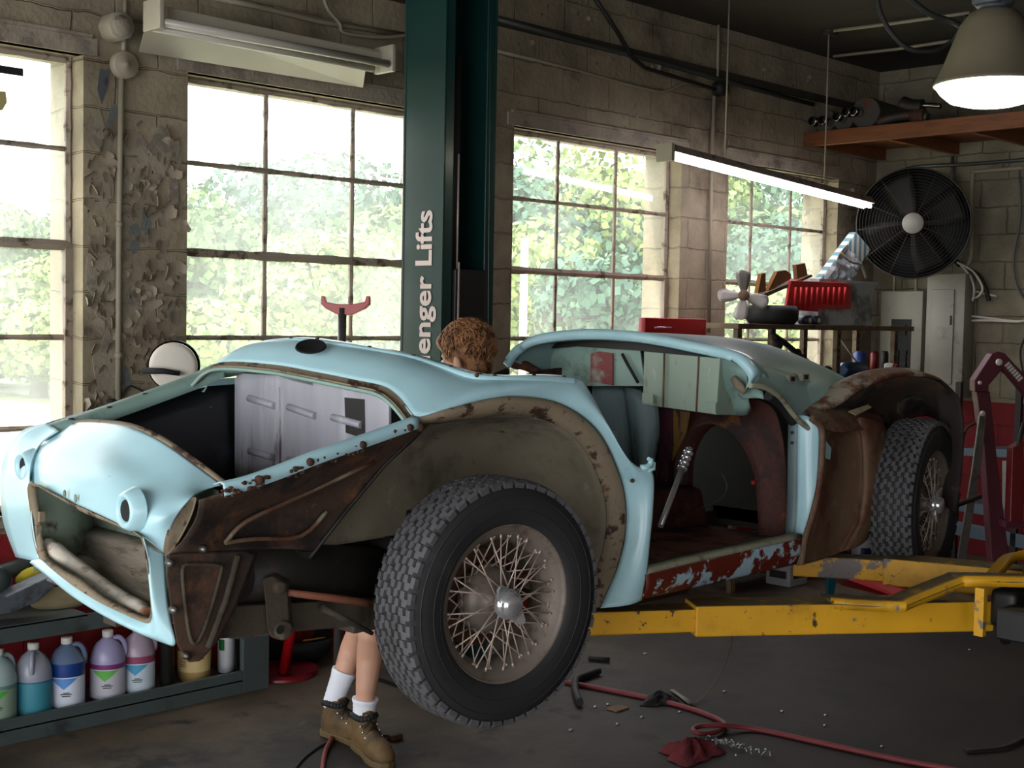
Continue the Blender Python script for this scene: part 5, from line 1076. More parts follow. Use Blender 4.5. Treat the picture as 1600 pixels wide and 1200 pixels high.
one('wall_cable', MB().tube(crv([A(505, -8, Y=5.42), A(512, 14, Y=5.42), A(530, 36, Y=5.42), A(540, 52, Y=5.42), A(600, 58, Y=5.42), A(640, 54, Y=5.42)], 5), .010, 6), m_cond, 'pale cable hanging in a bend above the unlit strip light', 'cable')
m_refl = mat('cream reflector enamel', (168, 160, 144), .45, tint=.08)
m_tubeoff = mat('unlit tube glass', (176, 170, 160), .25, tint=.05)
t = thing('strip_light', 'unlit twin-tube strip light with cream reflector above the big left window', 'ceiling light', A(400, 60, Y=5.15))
b = MB(); p, q = A(262, 10, Y=5.10), A(606, 84, Y=5.10); b.prism([p, p+Vector((0, .12, 0)), p+Vector((0, .12, -.06)), p+Vector((0, 0, -.06))], q-p); b.build('channel', m_refl, t, bevel=.004)
b = MB(); p, q = A(232, 22, Y=5.16), A(572, 98, Y=5.16); p2, q2 = A(217, 80, Y=5.42), A(567, 136, Y=5.42); p0, q0 = A(246, 12, Y=5.14), A(600, 80, Y=5.12); b.grid([[p0, q0], [p, q], [p2, q2]], smooth=False); b.build('reflector', m_refl, t, solid=.004)
for (a_, c_, Yt) in (((250, 34), (606, 100), 5.04), ((236, 42), (583, 107), 5.12)):
    MB().tube([A(a_[0], a_[1], Y=Yt), A(c_[0], c_[1], Y=Yt)], .019, 14).build('tube', m_tubeoff, t)
for (x, y) in ((246, 12), (608, 84)):
    p = A(x, y, Y=5.06); MB().bbox(p+Vector((-.012, -.04, -.09)), p+Vector((.012, .10, .04)), .004).build('end_bracket', m_refl, t)
t = thing('strip_light', 'lit fluorescent strip light hung on two rods before the right windows', 'ceiling light', A(1190, 280, Y=4.98))
p, q = A(1040, 236, Y=4.98), A(1356, 318, Y=4.98)
b = MB(); b.prism([p+Vector((0, -.03, .045)), p+Vector((0, .03, .045)), p+Vector((0, .06, -.003)), p+Vector((0, -.06, -.003))], q-p); b.build('channel', m_sash, t)
m_tubeon = emis('lit tube', (255, 246, 255), 26)
for dy in (-.026, .026):
    MB().tube([lerp(p, q, .012)+Vector((0, dy, -.022)), lerp(p, q, .995)+Vector((0, dy, -.022))], .015, 12).build('lit_tube', m_tubeon, t)
MB().box(p+Vector((-.015, -.06, -.06)), p+Vector((.015, .06, .045))).build('end_bracket', m_cond, t)
for (x, y) in ((1133, 243), (1288, 286)):
    a_ = A(x, y, Y=4.98); MB().tube([a_, Vector((a_.x, a_.y, CEIL))], .006, 6).build('hanging_rod', m_cond, t)
# dome lamp
DC = A(1549, 130, D=5.6); t = thing('dome_lamp', 'big lit bell-shaped pendant lamp hanging at the upper right', 'lamp', DC)
k = 5.6/FPX
MB().lathe([(88*k, -4*k), (87*k, 0), (85*k, 2*k), (74*k, 26*k), (62*k, 58*k), (50*k, 90*k), (36*k, 108*k), (20*k, 116*k)], 48, 'Z', DC).build('shade', mat('dull lamp enamel', (120, 112, 92), .55, tint=.1), t, solid=.004)
MB().lathe([(86*k, -2*k), (76*k, -16*k), (62*k, -28*k), (40*k, -34*k), (0, -36*k)], 48, 'Z', DC).build('diffuser', emis('lit diffuser', (255, 252, 225), 9), t)
b = MB(); b.lathe([(0, 150*k), (30*k, 150*k), (30*k, 122*k), (22*k, 112*k)], 20, 'Z', DC); b.bbox(DC+Vector((-.09, -.06, 118*k)), DC+Vector((.06, .06, 150*k)), .01); b.tube([DC+Vector((0, 0, 145*k)), Vector((DC.x, DC.y, CEIL))], .012, 8); b.build('ballast_housing', m_greypart, t)
def ceilline(pts, r, lab, mt, Z=CEIL-.03): return one('conduit', MB().tube([A(x, y, Z=Z) for x, y in pts], r, 6), mt, lab, 'pipe')
ceilline([(1303, 48), (1400, 36), (1515, 20)], .012, 'upper thin conduit on the ceiling leading to the dome lamp', m_cond)
ceilline([(1302, 88), (1400, 77), (1485, 64)], .012, 'lower thin conduit on the ceiling behind the dome lamp', m_cond)
one('ceiling_box', MB().lathe([(0, -.03), (.06, -.03), (.06, .0)], 16, 'Z', A(1296, 48, Z=CEIL)), m_dark, 'round dark box on the ceiling where the thin conduits start', 'junction box')
one('black_cable', MB().tube(crv([A(1370, -8, D=6.0), A(1376, 20, D=6.0), A(1392, 50, D=6.0), A(1420, 76, D=6.0), A(1460, 79, D=6.0), A(1490, 62, D=6.0), A(1512, 25, D=5.9)], 6), .012, 8), m_black, 'black cable drooping in a loop to the dome lamp', 'cable')
one('black_cable', MB().tube(crv([A(1415, -8, D=5.9), A(1450, 20, D=5.9), A(1490, 35, D=5.9), A(1505, 45, D=5.8)], 5), .014, 8), m_black, 'thick black cable from the ceiling edge above the dome lamp', 'cable')
# wooden loft shelf with mufflers
m_wood = mat('varnished pine board', (122, 70, 36), .55, spots=[((92, 50, 26), 6, .5, .64), ((70, 36, 20), 30, .68, .72)], stretch=(6, .6, 6), tint=.2)
lz0, lz1 = 3.06, 3.18; lx = 8.45
c0 = A(1255, 219, Y=IY); lx = c0.x; lz0 = A(1257, 230, Y=IY).z; lz1 = A(1255, 207, Y=IY).z
t = thing('wooden_shelf', 'varnished wooden loft shelf high in the right corner carrying exhaust parts', 'shelf', (lx, IY-1, lz0))
MB().box((lx, 1.0, lz0), (lx+.045, IY, lz1)).build('front_board', m_wood, t, bevel=.003)
MB().box((lx+.045, 1.0, lz1-.02), (XF, IY, lz1)).build('deck_board', m_wood, t)
for k in range(5): y = IY-.04-k*.62; MB().box((lx+.045, y-.04, lz0), (XF, y, lz1-.02)).build('joist', m_wood, t)
m_muff = mat('dull muffler steel', (86, 82, 76), .5, .5, spots=[((110, 62, 34), 7, .56, .66)], tint=.2)
m_pipe = mat('shiny tailpipe', (180, 178, 172), .2, 1)
def muffler(x, y, r, L, lab, pipes, dirv=(1, .1, 0)):
    c = A(x, y, X=lx+.12); c.z = lz1+r+.004; d = Vector(dirv).normalized()
    t = thing('muffler', lab, 'muffler', (c.x, c.y, lz1), 0, None)
    MB().tube([c, c+d*.02, c+d*(L-.02), c+d*L], [r*.94, r, r, r*.94], 24).build('muffler_body', m_muff, t)
    for (dx, dz) in pipes:
        sd_ = d.cross(Vector((0, 0, 1))).normalized(); p = c+sd_*dx+Vector((0, 0, dz)); b = MB(); b.lathe([(.028, 0), (.033, 0), (.033, .12), (.028, .12)], 16, 'X', (0, 0, 0), M=Matrix.Translation(p-d*.12) @ d.to_track_quat('X', 'Z').to_matrix().to_4x4()); b.build('pipe_end', m_pipe, t)
        MB().lathe([(0, 0), (.028, 0)], 16, 'X', M=Matrix.Translation(p-d*.06) @ d.to_track_quat('X', 'Z').to_matrix().to_4x4()).build('pipe_bore', m_black, t)
muffler(1290, 180, .085, .6, 'muffler with two open pipes at the left end of the wooden shelf', ((-.05, -.01), (.03, -.01)))
muffler(1318, 178, .08, .6, 'dark muffler second from the left on the wooden shelf', ((-.0, .01),))
muffler(1352, 175, .115, .6, 'large round muffler in the middle of the wooden shelf', ((-.10, .0), (-.04, .0)))
def opipe(pts, r, lab, mt):
    ps = []
    for (x, y) in pts: p = A(x, y, X=lx+.10); p.z = max(p.z, lz1+r+.002); ps.append(p)
    return one('exhaust_pipe', MB().tube(crv(ps, 5), r, 12), mt, lab, 'exhaust pipe')
opipe([(1372, 194), (1395, 184), (1425, 180), (1450, 190)], .032, 'bent exhaust pipe lying low on the wooden shelf right of the round muffler', m_muff)
opipe([(1410, 160), (1425, 165), (1442, 165)], .045, 'dark muffler stub standing behind the bent pipe on the wooden shelf', m_dark)
opipe([(1436, 166), (1450, 164), (1470, 166)], .018, 'shiny chrome tailpipe tip pointing right on the wooden shelf', m_pipe)
opipe([(1425, 192), (1445, 190)], .05, 'brown rusty pipe end on the wooden shelf near the lamp', m_rustb)
# ================================================================ far wall: fan, electric panels, cables
FCN = A(1427, 349, X=XF-.55); nF = Vector((-.88, -.46, -.06)).normalized()
MF = Matrix.Translation(FCN) @ nF.to_track_quat('Z', 'Y').to_matrix().to_4x4(); fr = 86/FPX*(FCN-CAM).dot(FW)
t = thing('shop_fan', 'large round black wire-guard shop fan mounted high on the far wall', 'fan', (FCN.x+.3, FCN.y, FCN.z-fr))
b = MB()
for k_ in range(2, 19): r = fr*k_/18.; z = .10*(1-(r/fr)**2); b.tube([MF @ Vector((r*cos(2*pi*j/56), r*sin(2*pi*j/56), z)) for j in range(57)], .0016 if k_ < 18 else .007, 4, cap=False)
for k_ in range(12):
    a = 2*pi*k_/12+.12; b.tube([MF @ Vector((r*cos(a), r*sin(a), .103*(1-(r/fr)**2))) for r in [fr*j/6 for j in range(1, 7)]], .0028, 4)
b.build('wire_guard', mat('grey wire guard', (64, 62, 58), .6, .2), t)
MB().lathe([(0, .118), (fr*.17, .116), (fr*.19, .108), (fr*.19, .100)], 32, 'Z', M=MF).build('hub_plate', mat('pale hub plate', (168, 166, 158), .5), t)
MB().lathe([(fr, 0), (fr*1.01, -.02), (fr*1.0, -.22), (fr*.6, -.26), (0, -.27)], 48, 'Z', M=MF).build('housing', m_black, t)
for k_ in range(4):
    a = k_*pi/2+.5; Mb = MF @ Matrix.Rotation(a, 4, 'Z'); MB().grid(surf([[(fr*.15, -.05, -.06), (fr*.5, -.12, -.08), (fr*.9, -.16, -.10)], [(fr*.15, .05, -.12), (fr*.5, .10, -.16), (fr*.92, .12, -.17)]], 3, 3), M=Mb).build('blade', m_dark, t, solid=.003)
MB().lathe([(0, -.02), (fr*.2, -.04), (fr*.2, -.2), (0, -.25)], 20, 'Z', M=MF).build('motor', m_dark, t)
b = MB(); c = MF @ Vector((0, 0, -.2)); b.tube([c, Vector((XF, c.y+.05, c.z))], .03, 8); b.tube([c, Vector((XF, c.y-.2, c.z-.3))], .02, 8); b.build('wall_bracket', m_dark, t)
m_panel = mat('grey breaker box', (146, 142, 132), .5, spots=[((112, 108, 98), 6, .56, .7), ((90, 80, 66), 18, .66, .7)], tint=.12)
def panel(px0, px1, pyt, pyb, depth, lab):
    X_ = XF-depth; p = A(px0, pyt, X=X_); q = A(px1, pyb, X=X_); t = thing('breaker_box', lab, 'breaker box', (X_+depth/2, (p.y+q.y)/2, q.z), 0)
    MB().bbox((X_, q.y, q.z), (XF, p.y, p.z), .006).build('enclosure', m_panel, t); return t, X_, p, q
t, X_, p, q = panel(1449, 1502, 428, 622, .17, 'tall grey breaker box with a narrow closed door, right of the open one')
yw = p.y-q.y
MB().bbox((X_-.012, q.y+yw*.26, q.z+.10), (X_, p.y-yw*.16, p.z-.12), .004).build('door', m_panel, t)
MB().bbox((X_-.02, q.y+yw*.30, q.z+.55), (X_-.01, q.y+yw*.34, q.z+.62), .002).build('latch', m_dark, t)
t, X_, p, q = panel(1377, 1436, 455, 640, .13, 'shorter grey breaker box with black breakers showing beside the tall panel')
yw = p.y-q.y
MB().box((X_-.006, q.y+yw*.25, q.z+.05), (X_, q.y+yw*.72, p.z-.22)).build('breaker_recess', m_black, t)
for k_ in range(7):
    for s in (0, 1): y_ = q.y+yw*(.33+.18*s); z_ = p.z-.50-k_*.045; MB().box((X_-.02, y_, z_), (X_-.006, y_+yw*.14, z_+.036)).build('breaker', m_black, t)
MB().box((X_-.02, q.y+yw*.36, p.z-.34), (X_-.006, q.y+yw*.60, p.z-.26)).build('main_breaker', m_black, t)
b = MB(); b.tube([(X_+.02, q.y+yw*.72, p.z), (X_+.02, q.y+yw*.72, p.z+.55)], .012, 8); b.tube([(X_+.02, q.y+yw*.2, p.z), (X_+.02, q.y+yw*.2, p.z+.35)], .012, 8); one('conduit', b, m_cond, 'two white pipes rising from the breaker panel behind the fan', 'pipe')
one('conduit', MB().tube(crv([A(1396, 292, X=XF-.05), A(1398, 278, X=XF-.05), A(1412, 266, X=XF-.05), A(1440, 260, X=XF-.05), A(1520, 256, X=XF-.05), A(1620, 248, X=XF-.05)], 4), .014, 8), m_gal, 'grey conduit bending above the fan and running right under the wooden shelf', 'pipe')
one('conduit', MB().tube([A(1488, 245, X=XF-.03), A(1488, 300, X=XF-.03)], .014, 8), m_gal, 'short vertical grey conduit dropping behind the fan from the shelf', 'pipe')
one('conduit', MB().tube(crv([A(1600, 262, X=XF-.03), A(1530, 268, X=XF-.03), A(1520, 274, X=XF-.03), A(1519, 330, X=XF-.03), A(1518, 400, X=XF-.03), A(1506, 420, X=XF-.03)], 4), .016, 8), m_cond, 'painted conduit running down right of the fan into the tall panel', 'pipe')
def wcab(pts, r, lab, mt=None): return one('wall_cable', MB().tube(crv([A(x, y, X=XF-d_) for x, y, d_ in pts], 6), r, 6), mt or m_white, lab, 'cable')
wcab([(1500, 412, .05), (1515, 430, .1), (1522, 450, .12), (1520, 470, .08)], .009, 'white cable looping from the panel top, inner loop')
wcab([(1496, 410, .05), (1520, 424, .12), (1535, 448, .14), (1530, 462, .10), (1516, 468, .05)], .009, 'white cable looping from the panel top, outer loop')
wcab([(1517, 454, .04), (1558, 463, .02)], .010, 'short white cable stub beside the tall panel')
wcab([(1517, 494, .04), (1545, 497, .03), (1590, 502, .02), (1620, 497, .02)], .010, 'upper of two white cables running right from the tall panel')
wcab([(1517, 501, .04), (1550, 501, .03), (1595, 503, .02)], .010, 'lower of two white cables running right from the tall panel')
wcab([(1592, 260, .03), (1594, 340, .03), (1584, 400, .03), (1588, 445, .03), (1603, 470, .03)], .008, 'grey cable curving down the right edge of the far wall', m_greypart)
wcab([(1605, 520, .03), (1594, 550, .03), (1600, 590, .03)], .008, 'lower dark cable at the right edge of the far wall', m_dark)
wcab([(1510, 420, .04), (1528, 430, .05), (1540, 452, .05), (1545, 470, .04)], .016, 'thick dark cable curving behind the white loops', m_dark)
# ================================================================ slotted angle shelving with its load
m_slot = mat('rusty slotted angle', (110, 92, 72), .7, spots=[((76, 48, 32), 10, .5, .62)], tint=.2)
YF_, YR_ = 4.92, 5.24
xs = [A(1156, 520, Y=YF_).x, A(1310, 560, Y=YF_).x, A(1400, 540, Y=YF_).x]; zt = A(1300, 508, Y=YF_).z; z2 = A(1330, 592, Y=YF_).z
t = thing('slotted_shelving', 'rusty slotted-angle shelving by the far right window loaded with parts', 'shelving', ((xs[0]+xs[2])/2, 5.08, 0))
for (x, y) in [(xs[0], YF_), (xs[1], YF_), (xs[2], YF_), (A(1209, 520, Y=YR_).x, YR_), (A(1259, 520, Y=YR_).x, YR_), (xs[2], YR_)]:
    b = MB(); b.box((x-.022, y-.003, 0), (x+.022, y, zt)).box((x-.022, y-.003, 0), (x-.019, y+.035, zt)); o = b.build('post', m_slot, t)
    b = MB()
    for k_ in range(20): z = .75+k_*.05; b.box((x-.006, y-.0045, z), (x+.006, y-.0032, z+.022))
    b.build('slot', m_black, o)
for z, nm in ((zt, 'top_shelf'), (z2, 'middle_shelf'), (.5, 'lower_shelf')):
    MB().box((xs[0]-.03, YF_-.01, z-.035), (xs[2]+.25, YR_+.02, z)).build(nm, m_slot, t, bevel=.002)
def on(x, y, Y_=5.05): return A(x, y, Y=Y_)
m_rubber = m_black
c = on(1206, 498); one('black_ring', MB().lathe([(.10, 0), (.15, .0), (.175, .03), (.178, .09), (.16, .125), (.10, .12), (.09, .06), (.10, 0)], 32, 'Z', (c.x, c.y, zt)), m_rubber, 'black rubber tyre-like ring lying on the left end of the top shelf', 'rubber ring')
# metal engine fan leaning at the shelf end
c = on(1162, 462, 4.98); t = thing('engine_fan', 'bare metal car engine fan leaning at the left end of the shelving', 'engine fan', c); Mx = Matrix.Translation(c) @ (-FW+Vector((-.3, 0, .2))).to_track_quat('Z', 'Y').to_matrix().to_4x4()
MB().lathe([(0, .02), (.035, .02), (.035, -.01), (0, -.01)], 20, 'Z', M=Mx).build('fan_hub', m_rback, t)
m_fanb = mat('pale fan blade', (150, 144, 140), .45, .4)
for a in (92, 182, 262, -22):
    Mb = Mx @ Matrix.Rotation(radians(a), 4, 'Z'); MB().grid(surf([[(.02, -.015, 0), (.08, -.035, 0), (.14, -.045, .01), (.165, -.02, .01)], [(.02, .015, .01), (.08, .04, .03), (.14, .05, .04), (.165, .02, .03)]], 3, 3), M=Mb).build('fan_blade', m_fanb, t, solid=.003)
# red crate lid leaning on a clear tote
m_redl = mat('bright red plastic', (206, 44, 48), .4, tint=.08)
Yc_ = 4.98
c0, c1 = A(1228, 498, Y=Yc_), A(1372, 505, Y=Yc_)
t = thing('storage_tote', 'cloudy clear plastic storage tote on the top shelf behind the red lid', 'tote', ((c0.x+c1.x)/2, 5.1, zt))
xa, xb = A(1278, 500, Y=5.0).x, A(1362, 500, Y=5.0).x; ztp = A(1370, 441, Y=5.0).z
m_tote = mat('cloudy plastic', (180, 192, 198), .35, spots=[((92, 98, 104), 3, .48, .62)], tint=.15)
b = MB(); g = []
for i, (x, y) in enumerate(((xa, 5.0), (xb, 5.0), (xb, 5.22), (xa, 5.22), (xa, 5.0))): g.append([Vector((x, y, zt)), Vector((x+(.03 if x == xb else -.01), y, ztp)), Vector((x+(.05 if x == xb else -.02), y-(.015 if y < 5.1 else -.015), ztp)), Vector((x+(.05 if x == xb else -.02), y-(.015 if y < 5.1 else -.015), ztp-.02))])
b.grid(g, smooth=False); b.box((xa, 5.0, zt), (xb, 5.22, zt+.004)); b.build('tub', m_tote, t, solid=.003)
t = thing('plastic_crate', 'bright red ribbed plastic crate side with a cut corner leaning against the clear tote', 'crate', (A(1280, 470, Y=4.95).x, 4.95, zt+.01))
poly = [(1236, 438), (1322, 442), (1330, 447), (1330, 483), (1279, 483), (1279, 487), (1228, 484)]
MB().prism([A(x, y, Y=4.95) for x, y in poly], (0, .02, 0)).build('panel', m_redl, t, bevel=.004)
for k_ in range(10):
    x = 1242+k_*8.6; yb_ = 484 if k_ < 4 else 476; MB().tube([A(x+1, 449, Y=4.945), A(x-1, yb_, Y=4.945)], .009, 8).build('rib', m_redl, t)
# striped parcel leaning in the tote
m_parcel = bpy.data.materials.new('striped wrapping'); m_parcel.use_nodes = True; nt = m_parcel.node_tree; bs = nt.nodes['Principled BSDF']; bs.inputs['Roughness'].default_value = .5
tc = nt.nodes.new('ShaderNodeTexCoord'); wv = nt.nodes.new('ShaderNodeTexWave'); wv.inputs['Scale'].default_value = 4.5; wv.bands_direction = 'X'; nt.links.new(tc.outputs['Object'], wv.inputs[0])
cr = nt.nodes.new('ShaderNodeMapRange'); cr.inputs[1].default_value = .45; cr.inputs[2].default_value = .55; nt.links.new(wv.outputs['Fac'], cr.inputs[0]); mx = nt.nodes.new('ShaderNodeMix'); mx.data_type = 'RGBA'; mx.inputs[6].default_value = srgb(96, 140, 150); mx.inputs[7].default_value = srgb(206, 204, 190); nt.links.new(cr.outputs[0], mx.inputs[0]); nt.links.new(mx.outputs[2], bs.inputs['Base Color'])
t = thing('wrapped_parcel', 'blue and white striped parcel wrapped in clear film leaning out of the tote', 'parcel', A(1320, 440, Y=5.08))
pq = [A(x, y, Y=5.08) for x, y in ((1338, 362), (1362, 390), (1318, 450), (1272, 450))]
MB().prism(pq, (0, .06, 0)).build('parcel_body', m_parcel, t, bevel=.008)
b = MB(); R = random.Random(2)
q4 = [A(x, y, Y=5.07) for x, y in ((1318, 382), (1344, 412), (1320, 448), (1276, 448))]
g = [[lerp(lerp(q4[0], q4[1], u/8), lerp(q4[3], q4[2], u/8), v/10)+Vector((0, -R.uniform(0, .03), 0)) for u in range(9)] for v in range(11)]
b.grid(g, smooth=False); b.build('crumpled_film', mat('crumpled film', (176, 182, 186), .25, tint=.2), t, solid=.002)
MB().tube(crv([A(1312, 394, Y=5.05), A(1328, 408, Y=5.03), A(1345, 414, Y=5.03), A(1353, 434, Y=5.03)], 5), .010, 8).build('cord', m_cream, t)
# cardboard and wood offcuts
m_card = mat('brown cardboard', (128, 84, 44), .85, tint=.15)
one('wood_strip', MB().prism([A(x, y, Y=4.97) for x, y in ((1186, 462), (1268, 429), (1270, 432), (1190, 467))], (0, .06, 0)), m_slot, 'long tilted wooden strip resting across the red lid', 'wood')
for pts, lab in ((((1200, 455), (1215, 424), (1228, 422), (1236, 428), (1236, 436), (1206, 452)), 'torn brown cardboard piece on the tilted strip, middle one'), (((1244, 414), (1258, 411), (1262, 430), (1246, 436)), 'small brown cardboard piece at the upper end of the tilted strip'), (((1184, 458), (1190, 428), (1196, 426), (1197, 455)), 'narrow brown stick standing at the lower end of the tilted strip')):
    one('cardboard_piece', MB().prism([A(x, y, Y=4.99) for x, y in pts], (0, .03, 0)), m_card, lab, 'cardboard')
m_navy = mat('navy plastic', (30, 36, 70), .4)
for i, (x, lab) in enumerate(((1262, 'left small navy roll lying on the top shelf before the tote'), (1276, 'right small navy roll lying on the top shelf before the tote'))):
    c = on(x, 497, 4.96); t = thing('small_roll', lab, 'roll', (c.x, c.y, zt), 0, 'small rolls on the top shelf'); MB().tube([(c.x, 4.94, zt+.032), (c.x, 5.02, zt+.032)], .031, 16).build('roll_body', m_navy, t); MB().tube([(c.x-.0, 4.938, zt+.032), (c.x, 4.945, zt+.032)], .018, 12).build('roll_core', m_white, t)
# things below the top shelf
b = MB(); b.tube([A(1206, 520, Y=5.05), A(1225, 535, Y=5.05), A(1250, 556, Y=5.05), A(1275, 574, Y=5.05), A(1300, 588, Y=5.05)], [.012, .02, .022, .012, .02], 10); b.ball(A(1214, 538, Y=5.05), (.05, .04, .045), 12); b.ball(A(1292, 580, Y=5.05), (.06, .04, .04), 12); b.ball(A(1246, 552, Y=5.05), (.03, .03, .035), 10)
one('tie_rod', b, m_dark, 'dark steering linkage hanging diagonally under the top shelf', 'car part')
one('red_lever', MB().tube([A(1254, 560, Y=5.03), A(1300, 590, Y=5.0), A(1308, 606, Y=5.0)], .010, 8), m_redp, 'thin red lever beside the dark steering linkage', 'lever')
m_bluep = mat('metallic blue plastic', (60, 84, 120), .25, .3)
c = A(1334, 578, Y=5.05); one('blue_bottle', MB().tube([c+Vector((-.16, 0, 0)), c+Vector((-.13, 0, 0)), c+Vector((.1, 0, 0)), c+Vector((.16, 0, 0))], [.035, .06, .06, .03], 18), m_bluep, 'silvery blue bottle lying on the middle shelf', 'bottle')
for x, y, r, lab, mt in ((1344, 556, .05, 'blue plastic pack standing at the back of the middle shelf', mat('blue pack', (50, 70, 140), .4)), (1366, 572, .035, 'red can with white label on the middle shelf', m_redd), (1382, 560, .03, 'dark can at the right end of the middle shelf', m_dark)):
    c = A(x, y, Y=5.12); b = MB(); b.lathe([(0, 0), (r, 0), (r, .17), (r*.7, .19), (0, .19)], 18, 'Z', (c.x, c.y, z2)); one('can', b, mt, lab, 'can')
one('white_cane', MB().tube([A(1313, 530, Y=5.0), A(1338, 565, Y=5.0)], .005, 6), m_white, 'thin white rod leaning on the middle shelf', 'rod')
# spray gun head on the rear wing
c = A(1389, 583, Y=2.60); t = thing('paint_sprayer', 'white and red nozzle standing on top of the rusty rear wing', 'nozzle', c)
MB().lathe([(.010, -.03), (.012, 0), (.020, .012), (.020, .035), (.010, .04)], 16, 'Z', c).build('nozzle_body', m_white, t); MB().tube([c+Vector((.0, -.02, .03)), c+Vector((0, -.035, .025))], .010, 12).build('nozzle_ring', m_redd, t)
# red tool chest behind the deck
x0_, x1_ = A(1010, 500, Y=5.1).x, A(1104, 500, Y=5.1).x; zc = A(1050, 497, Y=5.1).z
t = thing('tool_chest', 'bright red tool chest whose top shows over the car deck, by the window pier', 'tool chest', ((x0_+x1_)/2, 5.28, 0))
MB().bbox((x0_-.03, 5.1, .10), (x1_, 5.24, zc-.16), .008).build('chest_body', m_redp, t)
MB().bbox((x0_-.01, 5.1, zc-.2), (x1_, 5.155, zc), .006).build('raised_cover', m_redp, t)
for k_ in range(5): z = zc-.36-k_*.2; MB().box((x0_+.02, 5.088, z-.17), (x1_-.03, 5.10, z)).build('drawer', m_redp, t, bevel=.003)
MB().tube([(x0_+.06, 5.08, zc-.06), (x0_+.22, 5.08, zc-.06)], .006, 6).build('handle', m_chrome, t)
for xx in (x0_, x1_-.06): MB().tube([(xx, 5.2, .05), (xx+.03, 5.2, .05)], .05, 14).build('caster', m_black, t)
# white round grinder / reel at the left pier
c = A(271, 572, Y=5.12); t = thing('bench_reel', 'round white reel with a black arm standing behind the car at the wall pier', 'reel', (c.x, c.y, 0))
dn = Vector((-.55, -.83, 0)).normalized(); Mr = Matrix.Translation(c) @ dn.to_track_quat('Z', 'Y').to_matrix().to_4x4()
MB().lathe([(0, .03), (.035, .032), (.06, .028), (.085, .026), (.100, .02), (.104, .0), (.100, -.06), (.0, -.06)], 32, 'Z', M=Mr).build('reel_drum', mat('off white enamel', (206, 198, 186), .5, tint=.08), t)
MB().lathe([(.108, -.06), (.112, -.03), (.112, -.10), (.0, -.11)], 32, 'Z', M=Mr).build('back_cover', m_dark, t)
MB().tube([Mr @ Vector((-.125, -.02, .05)), Mr @ Vector((-.04, -.02, .055)), Mr @ Vector((.03, -.03, .05))], [.026, .022, .018], 10, flat=.6).build('black_arm', m_black, t)
MB().tube([(c.x, c.y+.04, 0), (c.x, c.y+.04, c.z-.08)], .03, 12).build('stand', m_dark, t)
# ================================================================ engine hoist and clutter at the right
m_maroon = mat('maroon hoist paint', (84, 26, 42), .5, spots=[((50, 20, 26), 6, .54, .66)], tint=.15)
HD = 7.7
def hx(x, y, d=HD): return A(x, y, D=d)
t = thing('engine_hoist', 'maroon engine hoist with folded boom and white lettering at the right edge', 'engine hoist', (hx(1560, 880).x, hx(1560, 880).y, 0))
dv = FW*.09
def plate(nm, pts, mt, d=HD, th=.09): return MB().prism([hx(x, y, d) for x, y in pts], Vector((FW.x, FW.y, 0))*th).build(nm, mt, t, bevel=.004)
plate('mast', [(1526, 612), (1547, 612), (1556, 700), (1578, 880), (1592, 1000), (1556, 1000), (1550, 880), (1538, 700)], m_maroon)
plate('knuckle', [(1523, 612), (1523, 594), (1550, 553), (1560, 549), (1570, 552), (1600, 585), (1600, 600), (1566, 578), (1545, 602), (1545, 612)], m_maroon, HD-.02)
boom = MB().prism([hx(x, y, HD-.06) for x, y in ((1556, 560), (1572, 556), (1640, 622), (1640, 660))], Vector((FW.x, FW.y, 0))*.09).build('boom', m_maroon, t, bevel=.004)
strut = MB().prism([hx(x, y, HD-.04) for x, y in ((1531, 648), (1541, 648), (1534, 720), (1508, 880), (1496, 880), (1520, 730))], Vector((FW.x, FW.y, 0))*.02).build('strut', m_steel, t)
for (x, y, r) in ((1561, 566, .020), (1531, 598, .012), (1535, 646, .016)): MB().lathe([(0, .012), (r*.8, .012), (r, .004), (r, 0)], 18, 'Z', M=Matrix.Translation(hx(x, y, HD-.07)) @ (-FW).to_track_quat('Z', 'Y').to_matrix().to_4x4()).build('pivot_pin', m_white, t)
for (x0b, y0b, x1b, y1b) in ((1571, 573, 1600, 606),):
    m_bl = mat('white boom marking', (190, 190, 184), .6); u = (hx(x1b, y1b, HD-.07)-hx(x0b, y0b, HD-.07)).normalized(); v = u.cross(FW).normalized()
    for q in range(7):
        o_ = hx(x0b, y0b, HD-.068)+u*(.018*q*1.05-.01); w_ = .013; h_ = .034
        MB().prism([o_, o_+u*w_, o_+u*w_+v*h_, o_+v*h_], -FW*.003).build('boom_marking', m_bl, boom)
plate('hydraulic_ram', [(1582, 700), (1600, 690), (1600, 820), (1578, 820)], m_redd, HD-.12)
MB().tube([hx(1600, 660, HD-.1), hx(1590, 700, HD-.1), hx(1584, 800, HD-.1)], .014, 8).build('ram_rod', m_dark, t)
MB().prism([hx(x, y, HD-.14) for x, y in ((1572, 815), (1610, 818), (1610, 828), (1572, 825))], Vector((FW.x, FW.y, 0))*.12).build('ram_foot', m_maroon, t)
b = MB(); q1 = hx(1560, 1000, HD); 
b.tube([q1+Vector((.05, .04, .03)), Vector((q1.x+.06, q1.y+.05, -.0+min(.0, q1.z)))], .05, 10); b.build('base_leg', m_maroon, t)
MB().tube(crv([hx(1503, 700, HD+.1), hx(1510, 670, HD+.1), (hx(1530, 660, HD+.1))], 4), .008, 6).build('hose', m_dark, t)
